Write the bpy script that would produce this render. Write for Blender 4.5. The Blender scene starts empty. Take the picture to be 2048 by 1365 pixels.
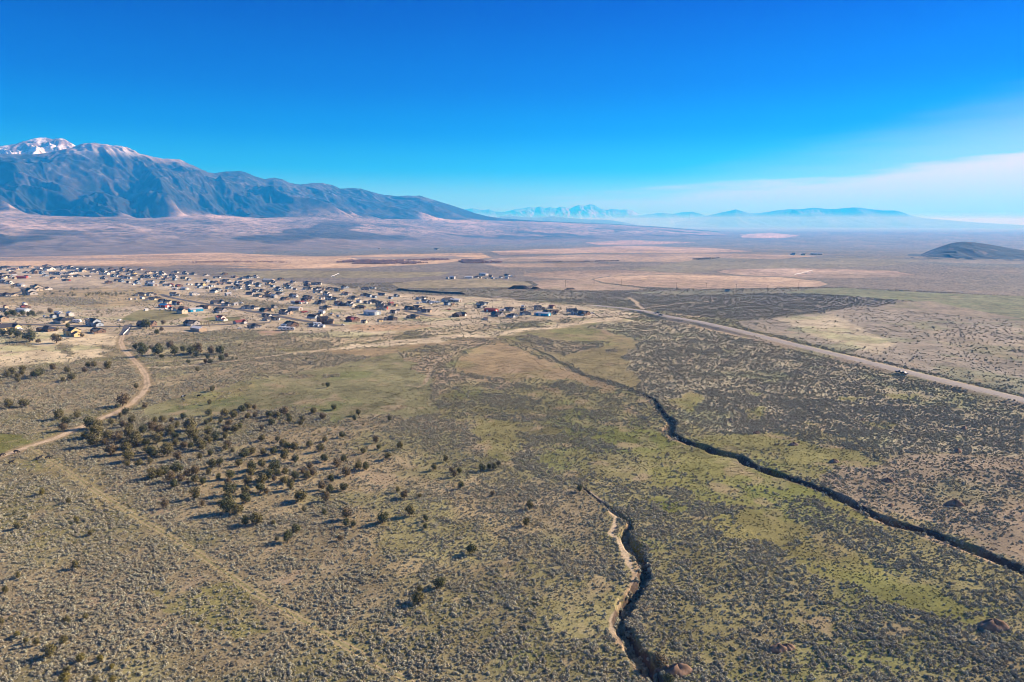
import bpy, math, random
import numpy as np
from mathutils import Vector, Matrix

# ------------------------------------------------------------------ camera, sky, sun, exposure
scene = bpy.context.scene
C = scene.collection
R = math.radians
F_PX, H_CAM, PITCH = 1365.0, 100.0, R(9.83)
cam_d = bpy.data.cameras.new('camera'); cam = bpy.data.objects.new('camera', cam_d); C.objects.link(cam)
cam.location = (0, 0, H_CAM); cam.rotation_euler = (R(90) - PITCH, 0, 0)
cam_d.sensor_width = 36.0; cam_d.lens = 36.0 * F_PX / 2048.0
cam_d.clip_start = 1.0; cam_d.clip_end = 400000.0
scene.camera = cam

SUN_AZ, SUN_EL = R(66), R(26)          # clockwise from the view direction (+Y), above the horizon
sun_dir = Vector((math.sin(SUN_AZ) * math.cos(SUN_EL), math.cos(SUN_AZ) * math.cos(SUN_EL), math.sin(SUN_EL)))
sl = bpy.data.lights.new('sun', 'SUN'); sl.energy = 5.0; sl.angle = R(0.53); sl.color = (1.0, 0.915, 0.785)
so = bpy.data.objects.new('sun', sl); C.objects.link(so)
so.rotation_euler = (-sun_dir).to_track_quat('-Z', 'Y').to_euler()

scene.view_settings.view_transform = 'Standard'; scene.view_settings.look = 'None'
scene.view_settings.gamma = 1.0; scene.view_settings.use_curve_mapping = False
scene.view_settings.exposure = 1.02
scene.render.engine = 'CYCLES'
cy = scene.cycles
cy.max_bounces = 5; cy.diffuse_bounces = 2; cy.glossy_bounces = 1; cy.transmission_bounces = 1
cy.volume_bounces = 1; cy.transparent_max_bounces = 4
cy.use_denoising = True
try: cy.denoiser = 'OPENIMAGEDENOISE'; cy.denoising_input_passes = 'RGB_ALBEDO_NORMAL'; cy.denoising_prefilter = 'ACCURATE'; cy.denoising_quality = 'HIGH'; cy.filter_width = 1.0
except Exception: pass
cy.use_adaptive_sampling = False
cy.caustics_reflective = False; cy.caustics_refractive = False

world = bpy.data.worlds.new('World'); scene.world = world; world.use_nodes = True
def build_world():
    nt = world.node_tree; N = nt.nodes; L = nt.links; N.clear()
    out = N.new('ShaderNodeOutputWorld'); bg = N.new('ShaderNodeBackground')
    L.new(bg.outputs[0], out.inputs[0]); bg.inputs['Strength'].default_value = 0.080
    sky = N.new('ShaderNodeTexSky'); sky.sky_type = 'NISHITA'; sky.sun_disc = False
    sky.sun_elevation = SUN_EL; sky.sun_rotation = SUN_AZ
    sky.altitude = 1600; sky.air_density = 1.0; sky.dust_density = 0.35; sky.ozone_density = 3.0
    tc = N.new('ShaderNodeTexCoord'); sep = N.new('ShaderNodeSeparateXYZ'); L.new(tc.outputs['Generated'], sep.inputs[0])
    def M(op, a, b=None, c=None, clamp=False):
        n = N.new('ShaderNodeMath'); n.operation = op; n.use_clamp = clamp
        for i, v in enumerate((a, b, c)):
            if v is None: continue
            if isinstance(v, (int, float)): n.inputs[i].default_value = v
            else: L.new(v, n.inputs[i])
        return n.outputs[0]
    el = M('MULTIPLY', M('ARCSINE', sep.outputs['Z']), 180 / math.pi)             # degrees above the horizon
    az = M('MULTIPLY', M('ARCTAN2', sep.outputs['X'], sep.outputs['Y']), 180 / math.pi)
    # clear dry-air blue: the sky texture graded by height above the horizon
    ramp = N.new('ShaderNodeValToRGB'); cr = ramp.color_ramp; cr.interpolation = 'EASE'
    L.new(M('DIVIDE', el, 40.0, clamp=True), ramp.inputs[0])
    stops = SKY_GRADE
    while len(cr.elements) < len(stops): cr.elements.new(0.5)
    for e, (p, c) in zip(cr.elements, stops): e.position = p / 40.0; e.color = (*c, 1)
    mul = N.new('ShaderNodeMixRGB'); mul.blend_type = 'MULTIPLY'; mul.inputs[0].default_value = 1.0
    L.new(sky.outputs[0], mul.inputs[1]); L.new(ramp.outputs[0], mul.inputs[2])
    # thin bank of cirrus low in the sky towards the sun
    mp = N.new('ShaderNodeMapping'); mp.inputs['Scale'].default_value = (2.2, 2.2, 26.0); mp.inputs['Rotation'].default_value = (R(-3), R(5), 0)
    L.new(tc.outputs['Generated'], mp.inputs[0])
    nz = N.new('ShaderNodeTexNoise'); nz.inputs['Scale'].default_value = 2.6; nz.inputs['Detail'].default_value = 7; nz.inputs['Roughness'].default_value = 0.5
    L.new(mp.outputs[0], nz.inputs[0])
    nv = M('SUBTRACT', nz.outputs['Fac'], 0.5)
    edge = M('ADD', M('ADD', M('MULTIPLY', az, 0.093), 1.35), M('MULTIPLY', nv, 2.6))
    d1 = M('SUBTRACT', edge, el)
    mr = N.new('ShaderNodeMapRange'); mr.interpolation_type = 'SMOOTHSTEP'
    L.new(d1, mr.inputs[0]); mr.inputs[1].default_value = -0.7; mr.inputs[2].default_value = 0.9
    azw = N.new('ShaderNodeMapRange'); azw.interpolation_type = 'SMOOTHSTEP'
    L.new(az, azw.inputs[0]); azw.inputs[1].default_value = -14.0; azw.inputs[2].default_value = 18.0
    veil = M('MULTIPLY', M('MULTIPLY', mr.outputs[0], azw.outputs[0]), 0.92, clamp=True)
    # a wider, much thinner veil above it
    edge2 = M('ADD', M('ADD', M('MULTIPLY', az, 0.22), 0.2), M('MULTIPLY', nv, 2.0))
    mr2 = N.new('ShaderNodeMapRange'); mr2.interpolation_type = 'SMOOTHSTEP'
    L.new(M('SUBTRACT', edge2, el), mr2.inputs[0]); mr2.inputs[1].default_value = -1.5; mr2.inputs[2].default_value = 3.5
    veil2 = M('MULTIPLY', M('MULTIPLY', mr2.outputs[0], azw.outputs[0]), 0.30, clamp=True)
    keep = M('MAXIMUM', veil, veil2)
    mix = N.new('ShaderNodeMixRGB'); L.new(keep, mix.inputs[0]); L.new(mul.outputs[0], mix.inputs[1])
    vr = N.new('ShaderNodeValToRGB'); L.new(M('DIVIDE', el, 5.0, clamp=True), vr.inputs[0])
    vr.color_ramp.elements[0].color = (*[c * .2 for c in VEIL_LOW], 1); vr.color_ramp.elements[1].color = (*[c * .2 for c in VEIL_COL], 1)
    vm = N.new('ShaderNodeMixRGB'); vm.blend_type = 'MULTIPLY'; vm.inputs[0].default_value = 1; vm.inputs[2].default_value = (5, 5, 5, 1)
    L.new(vr.outputs[0], vm.inputs[1]); L.new(vm.outputs[0], mix.inputs[2])
    L.new(mix.outputs[0], bg.inputs['Color'])
SKY_GRADE = [(0.0, (0.22, 0.72, 0.95)), (2.0, (0.24, 0.62, 0.95)), (4.5, (0.03, 0.44, 0.92)), (7.5, (0.0, 0.28, 0.86)), (11.0, (0.0, 0.17, 0.78)), (17.0, (0.0, 0.075, 0.68)), (40.0, (0.30, 0.55, 1.0))]
_OLD = [(0.0, (0.62, 0.95, 1.0)), (2.0, (0.40, 0.90, 1.0)), (4.5, (0.12, 0.78, 1.0)), (8.0, (0.02, 0.62, 1.0)), (12.0, (0.01, 0.50, 1.0)), (18.0, (0.01, 0.42, 1.0)), (40.0, (0.35, 0.62, 1.0))]
VEIL_COL = (6.0, 5.7, 4.0); VEIL_LOW = (0.9, 3.9, 5.4)
build_world()

# ------------------------------------------------------------------ numpy noise
def _hash(ix, iy, seed):
    with np.errstate(over='ignore'):
        h = np.asarray(ix, np.float32).astype(np.int32).view(np.uint32) * np.uint32(374761393) + np.asarray(iy, np.float32).astype(np.int32).view(np.uint32) * np.uint32(668265263) + np.uint32((seed * 974634777) & 0xFFFFFFFF)
        h = (h ^ (h >> np.uint32(13))) * np.uint32(1274126177)
        h = h ^ (h >> np.uint32(16))
    return (h & np.uint32(0xFFFFFF)).astype(np.float32) * np.float32(1.0 / 0xFFFFFF)
def vn(x, y, seed=0):
    ix = np.floor(x); iy = np.floor(y); fx = (x - ix).astype(np.float32); fy = (y - iy).astype(np.float32)
    fx = fx * fx * (3 - 2 * fx); fy = fy * fy * (3 - 2 * fy)
    a = _hash(ix, iy, seed); b = _hash(ix + 1, iy, seed); c = _hash(ix, iy + 1, seed); d = _hash(ix + 1, iy + 1, seed)
    return (a + (b - a) * fx) * (1 - fy) + (c + (d - c) * fx) * fy
def fbm(x, y, lam, seed=0, octv=4, gain=0.5):                 # 0..1, mean about 0.5
    s = 0; a = 1.0; t = 0
    ca, sa = math.cos(0.6), math.sin(0.6)
    x = x / lam; y = y / lam
    for o in range(octv):
        s = s + a * vn(x, y, seed + o * 17); t += a; a *= gain
        x, y = (x * ca - y * sa) * 2.03 + 7.1, (x * sa + y * ca) * 2.03 + 3.7
    return s / t
def sst(a, b, x):
    t = np.clip((x - a) / (b - a), 0, 1); return t * t * (3 - 2 * t)
def seg_dist(x, y, pts):                                       # distance to a polyline, and the arc position 0..1
    best = np.full(x.shape, 1e12); arc = np.zeros(x.shape); side = np.zeros(x.shape); n = len(pts) - 1
    for i in range(n):
        ax, ay = pts[i]; bx, by = pts[i + 1]; dx, dy = bx - ax, by - ay; l2 = dx * dx + dy * dy + 1e-9
        t = np.clip(((x - ax) * dx + (y - ay) * dy) / l2, 0, 1)
        px, py = x - (ax + t * dx), y - (ay + t * dy)
        d = px * px + py * py; m = d < best
        best = np.where(m, d, best); arc = np.where(m, (i + t) / n, arc); side = np.where(m, np.sign(dx * py - dy * px), side)
    return np.sqrt(best), arc, side
def poly_sdf(u, v, poly):                                      # negative inside
    d = np.full(u.shape, 1e18); s = np.ones(u.shape); n = len(poly)
    for i in range(n):
        ax, ay = poly[i]; bx, by = poly[i - 1]
        ex, ey = bx - ax, by - ay; wx, wy = u - ax, v - ay
        t = np.clip((wx * ex + wy * ey) / (ex * ex + ey * ey + 1e-9), 0, 1)
        d = np.minimum(d, (wx - ex * t) ** 2 + (wy - ey * t) ** 2)
        c1 = v >= ay; c2 = v < by; c3 = ex * wy > ey * wx
        s = np.where((c1 & c2 & c3) | (~c1 & ~c2 & ~c3), -s, s)
    return s * np.sqrt(d)

# ------------------------------------------------------------------ where a point of the photograph lies on the ground
cP, sP = math.cos(PITCH), math.sin(PITCH)
def drop(r):                                                    # the valley sinks slowly away from the viewpoint
    return -80.0 * sst(1100.0, 6500.0, np.asarray(r, float))
def flat_xy(px, py, z=0.0):
    a = (px - 1024.0) / F_PX; b = (682.5 - py) / F_PX
    t = (H_CAM - z) / (sP - b * cP)
    return t * a, t * (cP + b * sP)
def at(px, py, iters=14):
    z = 0.0
    for _ in range(iters):
        x, y = flat_xy(px, py, z); z = float(height(np.array([x]), np.array([y]))[0])
    return Vector((x, y, z))
def to_px(x, y, z):
    dz = z - H_CAM; w = y * cP - dz * sP
    return 1024.0 + F_PX * x / w, 682.5 - F_PX * (y * sP + dz * cP) / w
def base_px(x, y, r):                                           # photograph position of an undisturbed ground point
    return to_px(x, y, drop(r))
def wpts(pts, z=0.0): return [flat_xy(px, py, z) for px, py in pts]

GULLY_R = wpts([(1010,676),(1060,695),(1104,714),(1112,722),(1150,738),(1160,748),(1190,757),(1232,769),(1262,779),(1288,791),(1308,800),(1318,818),(1330,832),(1346,845),(1336,862),(1352,874),(1380,886),(1410,893),(1432,904),(1480,914),(1500,928),(1560,950),(1612,968),(1652,982),(1700,1005),(1745,1030),(1800,1050),(1850,1062),(1905,1086),(1960,1106),(2048,1141),(2200,1200)])
GULLY_L = wpts([(1160,972),(1190,996),(1230,1025),(1262,1045),(1250,1066),(1258,1085),(1278,1110),(1290,1135),(1286,1160),(1270,1185),(1250,1212),(1240,1245),(1255,1280),(1280,1310),(1298,1340),(1315,1372),(1345,1430),(1360,1500)])
ROAD = wpts([(1180,612),(1245,618),(1290,624),(1330,634),(1400,646),(1470,662),(1560,685),(1700,719),(1850,756),(2048,804),(2400,893)])
STREET_A = wpts([(318,587),(352,597),(398,606),(456,616),(525,626),(593,639),(650,648),(690,653)])
STREET_B = wpts([(-200,646),(0,650),(110,653),(200,655),(300,655),(425,651),(525,646),(560,645)])
STREET_C = wpts([(245,675),(252,664),(256,655),(258,648)])
STREET_D = wpts([(800,620),(830,625),(855,631),(872,634)])
STREET_E = wpts([(40,574),(50,580),(42,586),(0,590)])
def height(x, y):
    r = np.hypot(x, y)
    z = drop(r)
    near = sst(200, 420, r) * (1 - sst(3500, 6000, r))
    z = z + near * 2.6 * (fbm(x, y, 240, 5, 3) - 0.5) + 0.5 * (fbm(x, y, 28, 9, 3) - 0.5) * (1 - sst(900, 2500, r))
    # rough ground: hummocks under the brush close by
    z = z + 0.16 * (fbm(x, y, 2.6, 33, 2) - 0.5) * (1 - sst(300, 600, r))
    m = (r > 100) & (r < 1000)
    if m.any():
        xs, ys = x[m], y[m]; zz = z[m]
        wob = 2.0 * (fbm(xs, ys, 8, 71, 4) - 0.5)
        d, t, s = seg_dist(xs, ys, GULLY_R)
        wd = 0.7 + 2.2 * sst(0.10, 0.55, t); dep = 0.5 + 3.6 * sst(0.12, 0.62, t)
        dd = d + wob * wd * 0.75
        zz = zz - dep * (1 - sst(wd * 0.52, wd * 1.0, dd)) 
        d, t, s = seg_dist(xs, ys, GULLY_L)
        wd = 0.6 + 1.9 * sst(0.02, 0.3, t); dep = 0.5 + 3.3 * sst(0.04, 0.3, t)
        dd = d + wob * wd * 0.75 - np.where(s < 0, 0, 0)
        zz = zz - dep * (1 - sst(wd * 0.45, wd * 1.0, dd))
        d, t, s = seg_dist(xs, ys, ROAD)
        lev = 0.7; k = 1 - sst(5.5, 10.5, d)
        zz = zz * (1 - k) + (0.25 + lev) * k - 0.5 * np.exp(-((d - 14) / 3.0) ** 2)
        z[m] = zz
    return z
# ------------------------------------------------------------------ helpers
def tag(o, label=None, cat=None, group=None, kind=None):
    if label: o['label'] = label
    if cat: o['category'] = cat
    if group: o['group'] = group
    if kind: o['kind'] = kind
    return o
def mesh_np(name, verts, faces, mat=None, smooth=False):
    me = bpy.data.meshes.new(name)
    verts = np.asarray(verts, np.float32); faces = np.asarray(faces, np.int32)
    k = faces.shape[1]
    me.vertices.add(len(verts)); me.vertices.foreach_set('co', verts.ravel())
    me.loops.add(faces.size); me.loops.foreach_set('vertex_index', faces.ravel())
    me.polygons.add(len(faces)); me.polygons.foreach_set('loop_start', np.arange(0, faces.size, k, dtype=np.int32))
    me.polygons.foreach_set('loop_total', np.full(len(faces), k, np.int32))
    if smooth: me.polygons.foreach_set('use_smooth', np.ones(len(faces), bool))
    me.update(calc_edges=True)
    if mat: me.materials.append(mat)
    return me
def add_col(me, name, rgb):
    at_ = me.attributes.new(name, 'FLOAT_COLOR', 'POINT')
    c = np.ones((len(rgb), 4), np.float32); c[:, :3] = rgb; at_.data.foreach_set('color', c.ravel())
def obj(name, me, parent=None, loc=None):
    o = bpy.data.objects.new(name, me); C.objects.link(o)
    if parent is not None: o.parent = parent
    if loc is not None: o.location = loc
    return o
def empty(name, loc, rz=0.0, s=1.0):
    o = bpy.data.objects.new(name, None); C.objects.link(o); o.location = loc; o.rotation_euler = (0, 0, rz); o.scale = (s, s, s)
    o.empty_display_size = 0.5
    return o
def grid_faces(nr, nc):
    i = np.arange(nr - 1)[:, None] * nc + np.arange(nc - 1)[None, :]
    return np.stack([i, i + 1, i + nc + 1, i + nc], -1).reshape(-1, 4)
def mat_simple(name, col, rough=0.9, var=0.0, scale=8.0, spec=0.2, metal=0.0, rnd=0.0):
    m = bpy.data.materials.new(name); m.use_nodes = True; nt = m.node_tree; b = nt.nodes['Principled BSDF']
    b.inputs['Roughness'].default_value = rough; b.inputs['Metallic'].default_value = metal
    b.inputs['Specular IOR Level'].default_value = spec
    n = nt.nodes.new('ShaderNodeTexNoise'); n.inputs['Scale'].default_value = scale; n.inputs['Detail'].default_value = 4
    tc = nt.nodes.new('ShaderNodeTexCoord'); nt.links.new(tc.outputs['Object'], n.inputs[0])
    hv = nt.nodes.new('ShaderNodeHueSaturation'); hv.inputs['Color'].default_value = (*col, 1)
    mr = nt.nodes.new('ShaderNodeMapRange'); mr.inputs[1].default_value = 0.3; mr.inputs[2].default_value = 0.7
    mr.inputs[3].default_value = 1 - var; mr.inputs[4].default_value = 1 + var
    nt.links.new(n.outputs['Fac'], mr.inputs[0])
    src = mr.outputs[0]
    if rnd:
        oi = nt.nodes.new('ShaderNodeObjectInfo')
        m2 = nt.nodes.new('ShaderNodeMapRange'); m2.inputs[3].default_value = 1 - rnd; m2.inputs[4].default_value = 1 + rnd
        nt.links.new(oi.outputs['Random'], m2.inputs[0])
        mm = nt.nodes.new('ShaderNodeMath'); mm.operation = 'MULTIPLY'; nt.links.new(src, mm.inputs[0]); nt.links.new(m2.outputs[0], mm.inputs[1]); src = mm.outputs[0]
        m3 = nt.nodes.new('ShaderNodeMapRange'); m3.inputs[3].default_value = 0.5 - 0.12 * rnd; m3.inputs[4].default_value = 0.5 + 0.10 * rnd
        nt.links.new(oi.outputs['Random'], m3.inputs[0]); nt.links.new(m3.outputs[0], hv.inputs['Hue'])
    nt.links.new(src, hv.inputs['Value']); nt.links.new(hv.outputs[0], b.inputs['Base Color'])
    return m
def mat_ground(name, near=True, bump=0.35):
    m = bpy.data.materials.new(name); m.use_nodes = True; nt = m.node_tree; b = nt.nodes['Principled BSDF']
    b.inputs['Roughness'].default_value = 1.0; b.inputs['Specular IOR Level'].default_value = 0.05
    a = nt.nodes.new('ShaderNodeAttribute'); a.attribute_name = 'albedo'
    geo = nt.nodes.new('ShaderNodeNewGeometry')
    n = nt.nodes.new('ShaderNodeTexNoise'); n.inputs['Scale'].default_value = 1.7 if near else 0.01; n.inputs['Detail'].default_value = 6; n.inputs['Roughness'].default_value = 0.65
    nt.links.new(geo.outputs['Position'], n.inputs[0])
    mr = nt.nodes.new('ShaderNodeMapRange'); mr.inputs[1].default_value = 0.25; mr.inputs[2].default_value = 0.75; mr.inputs[3].default_value = 0.52; mr.inputs[4].default_value = 1.48
    nt.links.new(n.outputs['Fac'], mr.inputs[0])
    mx = nt.nodes.new('ShaderNodeMixRGB'); mx.blend_type = 'MULTIPLY'; mx.inputs[0].default_value = 1
    nt.links.new(a.outputs['Color'], mx.inputs[1]); nt.links.new(mr.outputs[0], mx.inputs[2])
    nt.links.new(mx.outputs[0], b.inputs['Base Color'])
    if near:
        bp = nt.nodes.new('ShaderNodeBump'); bp.inputs['Strength'].default_value = bump; bp.inputs['Distance'].default_value = 0.25
        nt.links.new(n.outputs['Fac'], bp.inputs['Height']); nt.links.new(bp.outputs[0], b.inputs['Normal'])
    return m

# ------------------------------------------------------------------ what grows where: brush cover and ground colour
TAN = (0.248, 0.208, 0.124); OLIVE = (0.200, 0.184, 0.086); GREEN = (0.192, 0.184, 0.094); PINK = (0.310, 0.225, 0.155)
PALE = (0.44, 0.365, 0.235); BROWN = (0.200, 0.155, 0.105); DIRT = (0.42, 0.30, 0.175); SAGE = (0.175, 0.168, 0.145)
# (outline in the photograph, brush cover 0..1, ground colour, edge softness px, how ragged the edge is in metres)
NEAR = [
 # settlement ground and the pale strip below it
 ([(-400,532),(0,534),(420,553),(640,566),(760,585),(1000,598),(1180,612),(1300,627),(1100,640),(900,655),(700,676),(480,700),(250,690),(-400,690)], .24, (0.43,0.36,0.245), 5, 12),
 ([(60,578),(200,575),(330,590),(290,612),(200,600),(100,605)], .45, TAN, 3, 14),
 ([(330,593),(420,590),(600,612),(560,618),(450,606)], .55, TAN, 3, 10),
 ([(-60,562),(60,582),(300,574),(420,600),(330,606),(200,616),(60,612),(-60,606)], .15, (0.36,0.29,0.165), 5, 14),
 ([(40,598),(120,592),(165,596),(230,606),(150,612),(60,606)], .65, TAN, 2, 10),
 ([(240,640),(275,622),(345,620),(385,632),(340,641),(270,645)], .0, (0.198, 0.183, 0.090), 2, 4),
 ([(405,638),(430,632),(480,634),(478,641),(430,645)], .0, (0.210, 0.201, 0.090), 2, 3),
 ([(-300,664),(240,668),(236,712),(100,730),(-300,752)], .14, (0.54,0.455,0.29), 4, 10),
 ([(260,668),(420,662),(560,668),(700,675),(560,692),(400,704),(280,712)], .45, (0.37,0.30,0.19), 6, 14),
 ([(300,664),(520,660),(640,668),(560,685),(380,680)], .80, TAN, 3, 10),
 ([(250,672),(340,668),(420,690),(330,705),(262,700)], .65, TAN, 3, 12),
 ([(430,690),(560,684),(660,684),(540,698),(440,704)], .55, TAN, 3, 10),
 ([(515,664),(560,661),(570,667),(545,672),(520,670)], .0, PINK, 2, 3),
 ([(700,648),(860,650),(830,660),(740,664),(700,660)], .13, (0.372, 0.268, 0.162), 3, 5),
 ([(20,672),(70,676),(60,700),(20,690)], .6, TAN, 3, 8), ([(110,690),(150,694),(155,715),(120,706)], .7, TAN, 3, 8), ([(205,690),(236,694),(236,716),(205,712)], .6, TAN, 3, 8),
 ([(285,738),(480,716),(740,690),(1000,661),(1150,640),(1290,628),(1296,631),(1180,652),(1000,672),(740,702),(520,712),(300,742)], .15, (0.50,0.42,0.28), 8, 24),
 ([(820,660),(900,650),(990,648),(1010,655),(900,668),(840,672)], .5, (0.396, 0.329, 0.204), 3, 9),
 ([(640,682),(740,674),(800,668),(780,680),(660,692)], .25, (0.42,0.34,0.21), 3, 9),
 # brush below the strip, left
 ([(-300,755),(100,732),(240,722),(300,744),(480,716),(700,702),(770,722),(640,740),(480,770),(330,800),(-300,880)], .92, TAN, 3, 8),
 ([(320,760),(500,735),(640,742),(560,760),(380,785)], .62, TAN, 6, 12),
 # meadow
 ([(300,812),(380,785),(470,768),(560,752),(690,733),(745,715),(760,705),(850,690),(850,740),(862,782),(880,830),(760,828),(700,838),(590,815),(480,826),(400,838),(300,836)], .05, GREEN, 5, 9),
 ([(620,702),(740,700),(1000,672),(900,690),(820,706),(745,716)], .04, (0.258, 0.201, 0.114), 4, 6),
 ([(560,755),(600,750),(640,753),(600,762)], .9, TAN, 1, 6), ([(648,750),(690,747),(694,752),(655,757)], .9, TAN, 1, 5), ([(530,792),(600,786),(590,796)], .6, TAN, 1, 6),
 ([(360,800),(470,775),(520,765),(470,792),(400,806)], .15, (0.246, 0.213, 0.102), 4, 8),
 # the wash north of the meadow
 ([(808,708),(850,695),(900,686),(985,677),(992,686),(930,706),(900,724),(880,742),(940,756),(1010,762),(1010,780),(940,785),(905,800),(880,810),(868,790),(862,762),(822,745),(816,722)], .88, (0.312, 0.244, 0.150), 3, 8),
 ([(930,715),(1000,682),(1100,722),(1160,752),(1235,785),(1210,795),(1100,785),(1040,768),(940,750),(915,735)], .04, (0.258, 0.201, 0.114), 6, 8),
 ([(1000,672),(1150,650),(1250,638),(1185,658),(1275,682),(1250,712),(1262,740),(1290,778),(1250,775),(1160,742),(1115,722),(1060,695)], .03, (0.210, 0.183, 0.094), 4, 8),
 ([(1100,662),(1190,645),(1215,660),(1180,670),(1120,668)], .0, (0.168, 0.168, 0.072), 5, 6),
 ([(1190,655),(1275,678),(1265,690),(1230,682)], .0, (0.276, 0.213, 0.132), 4, 5),
 ([(1032,674),(1062,667),(1100,680),(1225,683),(1205,693),(1160,700),(1135,712),(1122,708),(1095,703),(1060,690)], .93, TAN, 1.5, 5),
 ([(1212,700),(1232,698),(1234,705),(1215,706)], .9, TAN, 1, 3),
 # the patchy middle
 ([(940,775),(1100,782),(1240,792),(1310,815),(1330,860),(1420,900),(1500,935),(1500,985),(1350,970),(1200,960),(1080,910),(960,870),(890,830),(880,805)], .30, OLIVE, 8, 16),
 ([(1000,762),(1120,760),(1180,772),(1060,775)], .5, OLIVE, 3, 9),
 ([(1060,768),(1150,765),(1210,785),(1290,800),(1310,835),(1240,815),(1150,790)], .82, OLIVE, 3, 9),
 ([(955,795),(1020,785),(1100,795),(1060,815),(1000,812)], .80, OLIVE, 3, 9),
 ([(950,833),(1040,820),(1120,830),(1160,850),(1060,852),(985,848)], .78, OLIVE, 3, 10),
 ([(1160,820),(1260,812),(1320,840),(1330,870),(1260,860)], .66, OLIVE, 3, 9),
 ([(1030,870),(1150,862),(1250,878),(1240,910),(1120,910),(1050,900)], .86, OLIVE, 3, 9),
 ([(945,845),(1015,850),(1035,900),(1040,925),(985,915),(950,880)], .13, (0.198, 0.183, 0.079), 4, 7),
 ([(1160,872),(1300,860),(1420,905),(1500,930),(1450,950),(1330,930),(1240,905)], .15, (0.180, 0.173, 0.066), 6, 10),
 ([(1270,940),(1420,905),(1520,940),(1640,985),(1700,1030),(1600,1010),(1480,990),(1380,1000),(1300,985)], .16, (0.178, 0.173, 0.062), 6, 10),
 ([(1285,985),(1390,965),(1450,990),(1400,1020),(1330,1030)], .15, (0.168, 0.168, 0.058), 5, 9),
 ([(1300,965),(1350,975),(1380,1000),(1330,1005)], .75, OLIVE, 3, 6), ([(1350,1000),(1430,1000),(1500,1020),(1420,1040)], .7, OLIVE, 3, 6),
 # the big brush field left of the road
 ([(1185,655),(1215,643),(1325,638),(1470,672),(1720,734),(2400,900),(2400,960),(1980,905),(1880,900),(1760,905),(1700,870),(1560,860),(1460,870),(1400,850),(1350,835),(1300,795),(1285,765),(1255,735),(1250,705),(1275,684)], .86, (0.310, 0.275, 0.175), 3, 8),
 ([(1345,835),(1400,850),(1460,870),(1470,890),(1420,880),(1380,860)], .7, OLIVE, 3, 7),
 ([(1345,800),(1400,785),(1420,800),(1380,830),(1360,828)], .25, (0.222, 0.201, 0.090), 3, 8),
 ([(1485,812),(1530,818),(1520,835),(1490,838)], .16, (0.222, 0.213, 0.084), 3, 9), ([(1505,785),(1535,790),(1525,796)], .1, (0.222, 0.213, 0.084), 2, 6),
 ([(1690,795),(1745,797),(1720,806),(1695,805)], .16, (0.228, 0.213, 0.090), 2, 7), ([(1755,787),(1830,788),(1800,800)], .25, (0.228, 0.213, 0.090), 2, 8), ([(1735,842),(1790,848),(1770,858)], .2, (0.228, 0.213, 0.090), 2, 8),
 ([(1620,850),(1670,853),(1650,860)], .2, (0.228, 0.213, 0.090), 2, 7),
 # strip of bare verge along the road
 ([(1330,640),(1470,672),(1720,732),(2400,898),(2400,880),(2048,795),(1720,717),(1470,656),(1340,630)], .16, (0.360, 0.287, 0.180), 3, 3),
 # green and brown right of the gully
 ([(1350,880),(1430,870),(1560,868),(1700,905),(1740,930),(1690,950),(1640,970),(1540,935),(1440,900)], .13, (0.180, 0.171, 0.067), 5, 7),
 ([(1690,935),(1800,905),(1980,905),(2400,940),(2400,1290),(2048,1135),(1900,1075),(1760,1030),(1650,975)], .30, (0.225, 0.185, 0.125), 8, 12),
 ([(1900,1000),(2048,990),(2400,1010),(2400,1100),(2048,1060)], .30, (0.222, 0.178, 0.122), 6, 12),
 # green ribbon on the near side of the gully
 ([(1480,930),(1560,960),(1650,992),(1740,1035),(1830,1065),(1780,1075),(1700,1050),(1560,1000),(1500,985)], .15, (0.180, 0.173, 0.062), 5, 7),
 ([(1560,995),(1640,1005),(1740,1050),(1900,1100),(2048,1160),(2300,1260),(2048,1240),(1880,1160),(1760,1100),(1640,1040)], .72, OLIVE, 4, 8),
 ([(1380,1040),(1480,1010),(1570,1010),(1640,1060),(1700,1090),(1760,1130),(1860,1165),(1970,1215),(1990,1240),(1880,1225),(1740,1170),(1640,1140),(1560,1080),(1460,1070)], .15, (0.198, 0.181, 0.072), 5, 7),
 ([(1420,1075),(1560,1085),(1640,1140),(1740,1180),(1560,1170),(1440,1120)], .86, OLIVE, 4, 9),
 ([(1690,1060),(1730,1055),(1740,1075),(1700,1078)], .7, OLIVE, 2, 5),
 # barer ground in the foreground
 ([(1030,1165),(1180,1150),(1235,1180),(1230,1250),(1120,1260),(1040,1220)], .38, OLIVE, 6, 8),
 ([(560,840),(760,850),(900,905),(980,960),(900,1010),(700,1040),(500,1040),(420,980),(440,900)], .42, (0.282, 0.232, 0.134), 12, 14),
 ([(640,1060),(960,1000),(1080,1080),(900,1130),(700,1120)], .60, (0.276, 0.226, 0.126), 10, 12),
 ([(-50,868),(30,870),(66,892),(20,905),(-50,915)], .04, (0.168, 0.171, 0.054), 3, 3),
 ([(0,925),(60,905),(120,915),(170,950),(260,1010),(220,1020),(120,960),(40,940)], .55, (0.258, 0.220, 0.108), 5, 6),
 ([(280,1170),(420,1150),(520,1180),(560,1260),(460,1260),(340,1210)], .55, (0.198, 0.183, 0.077), 10, 8),
]
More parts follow.
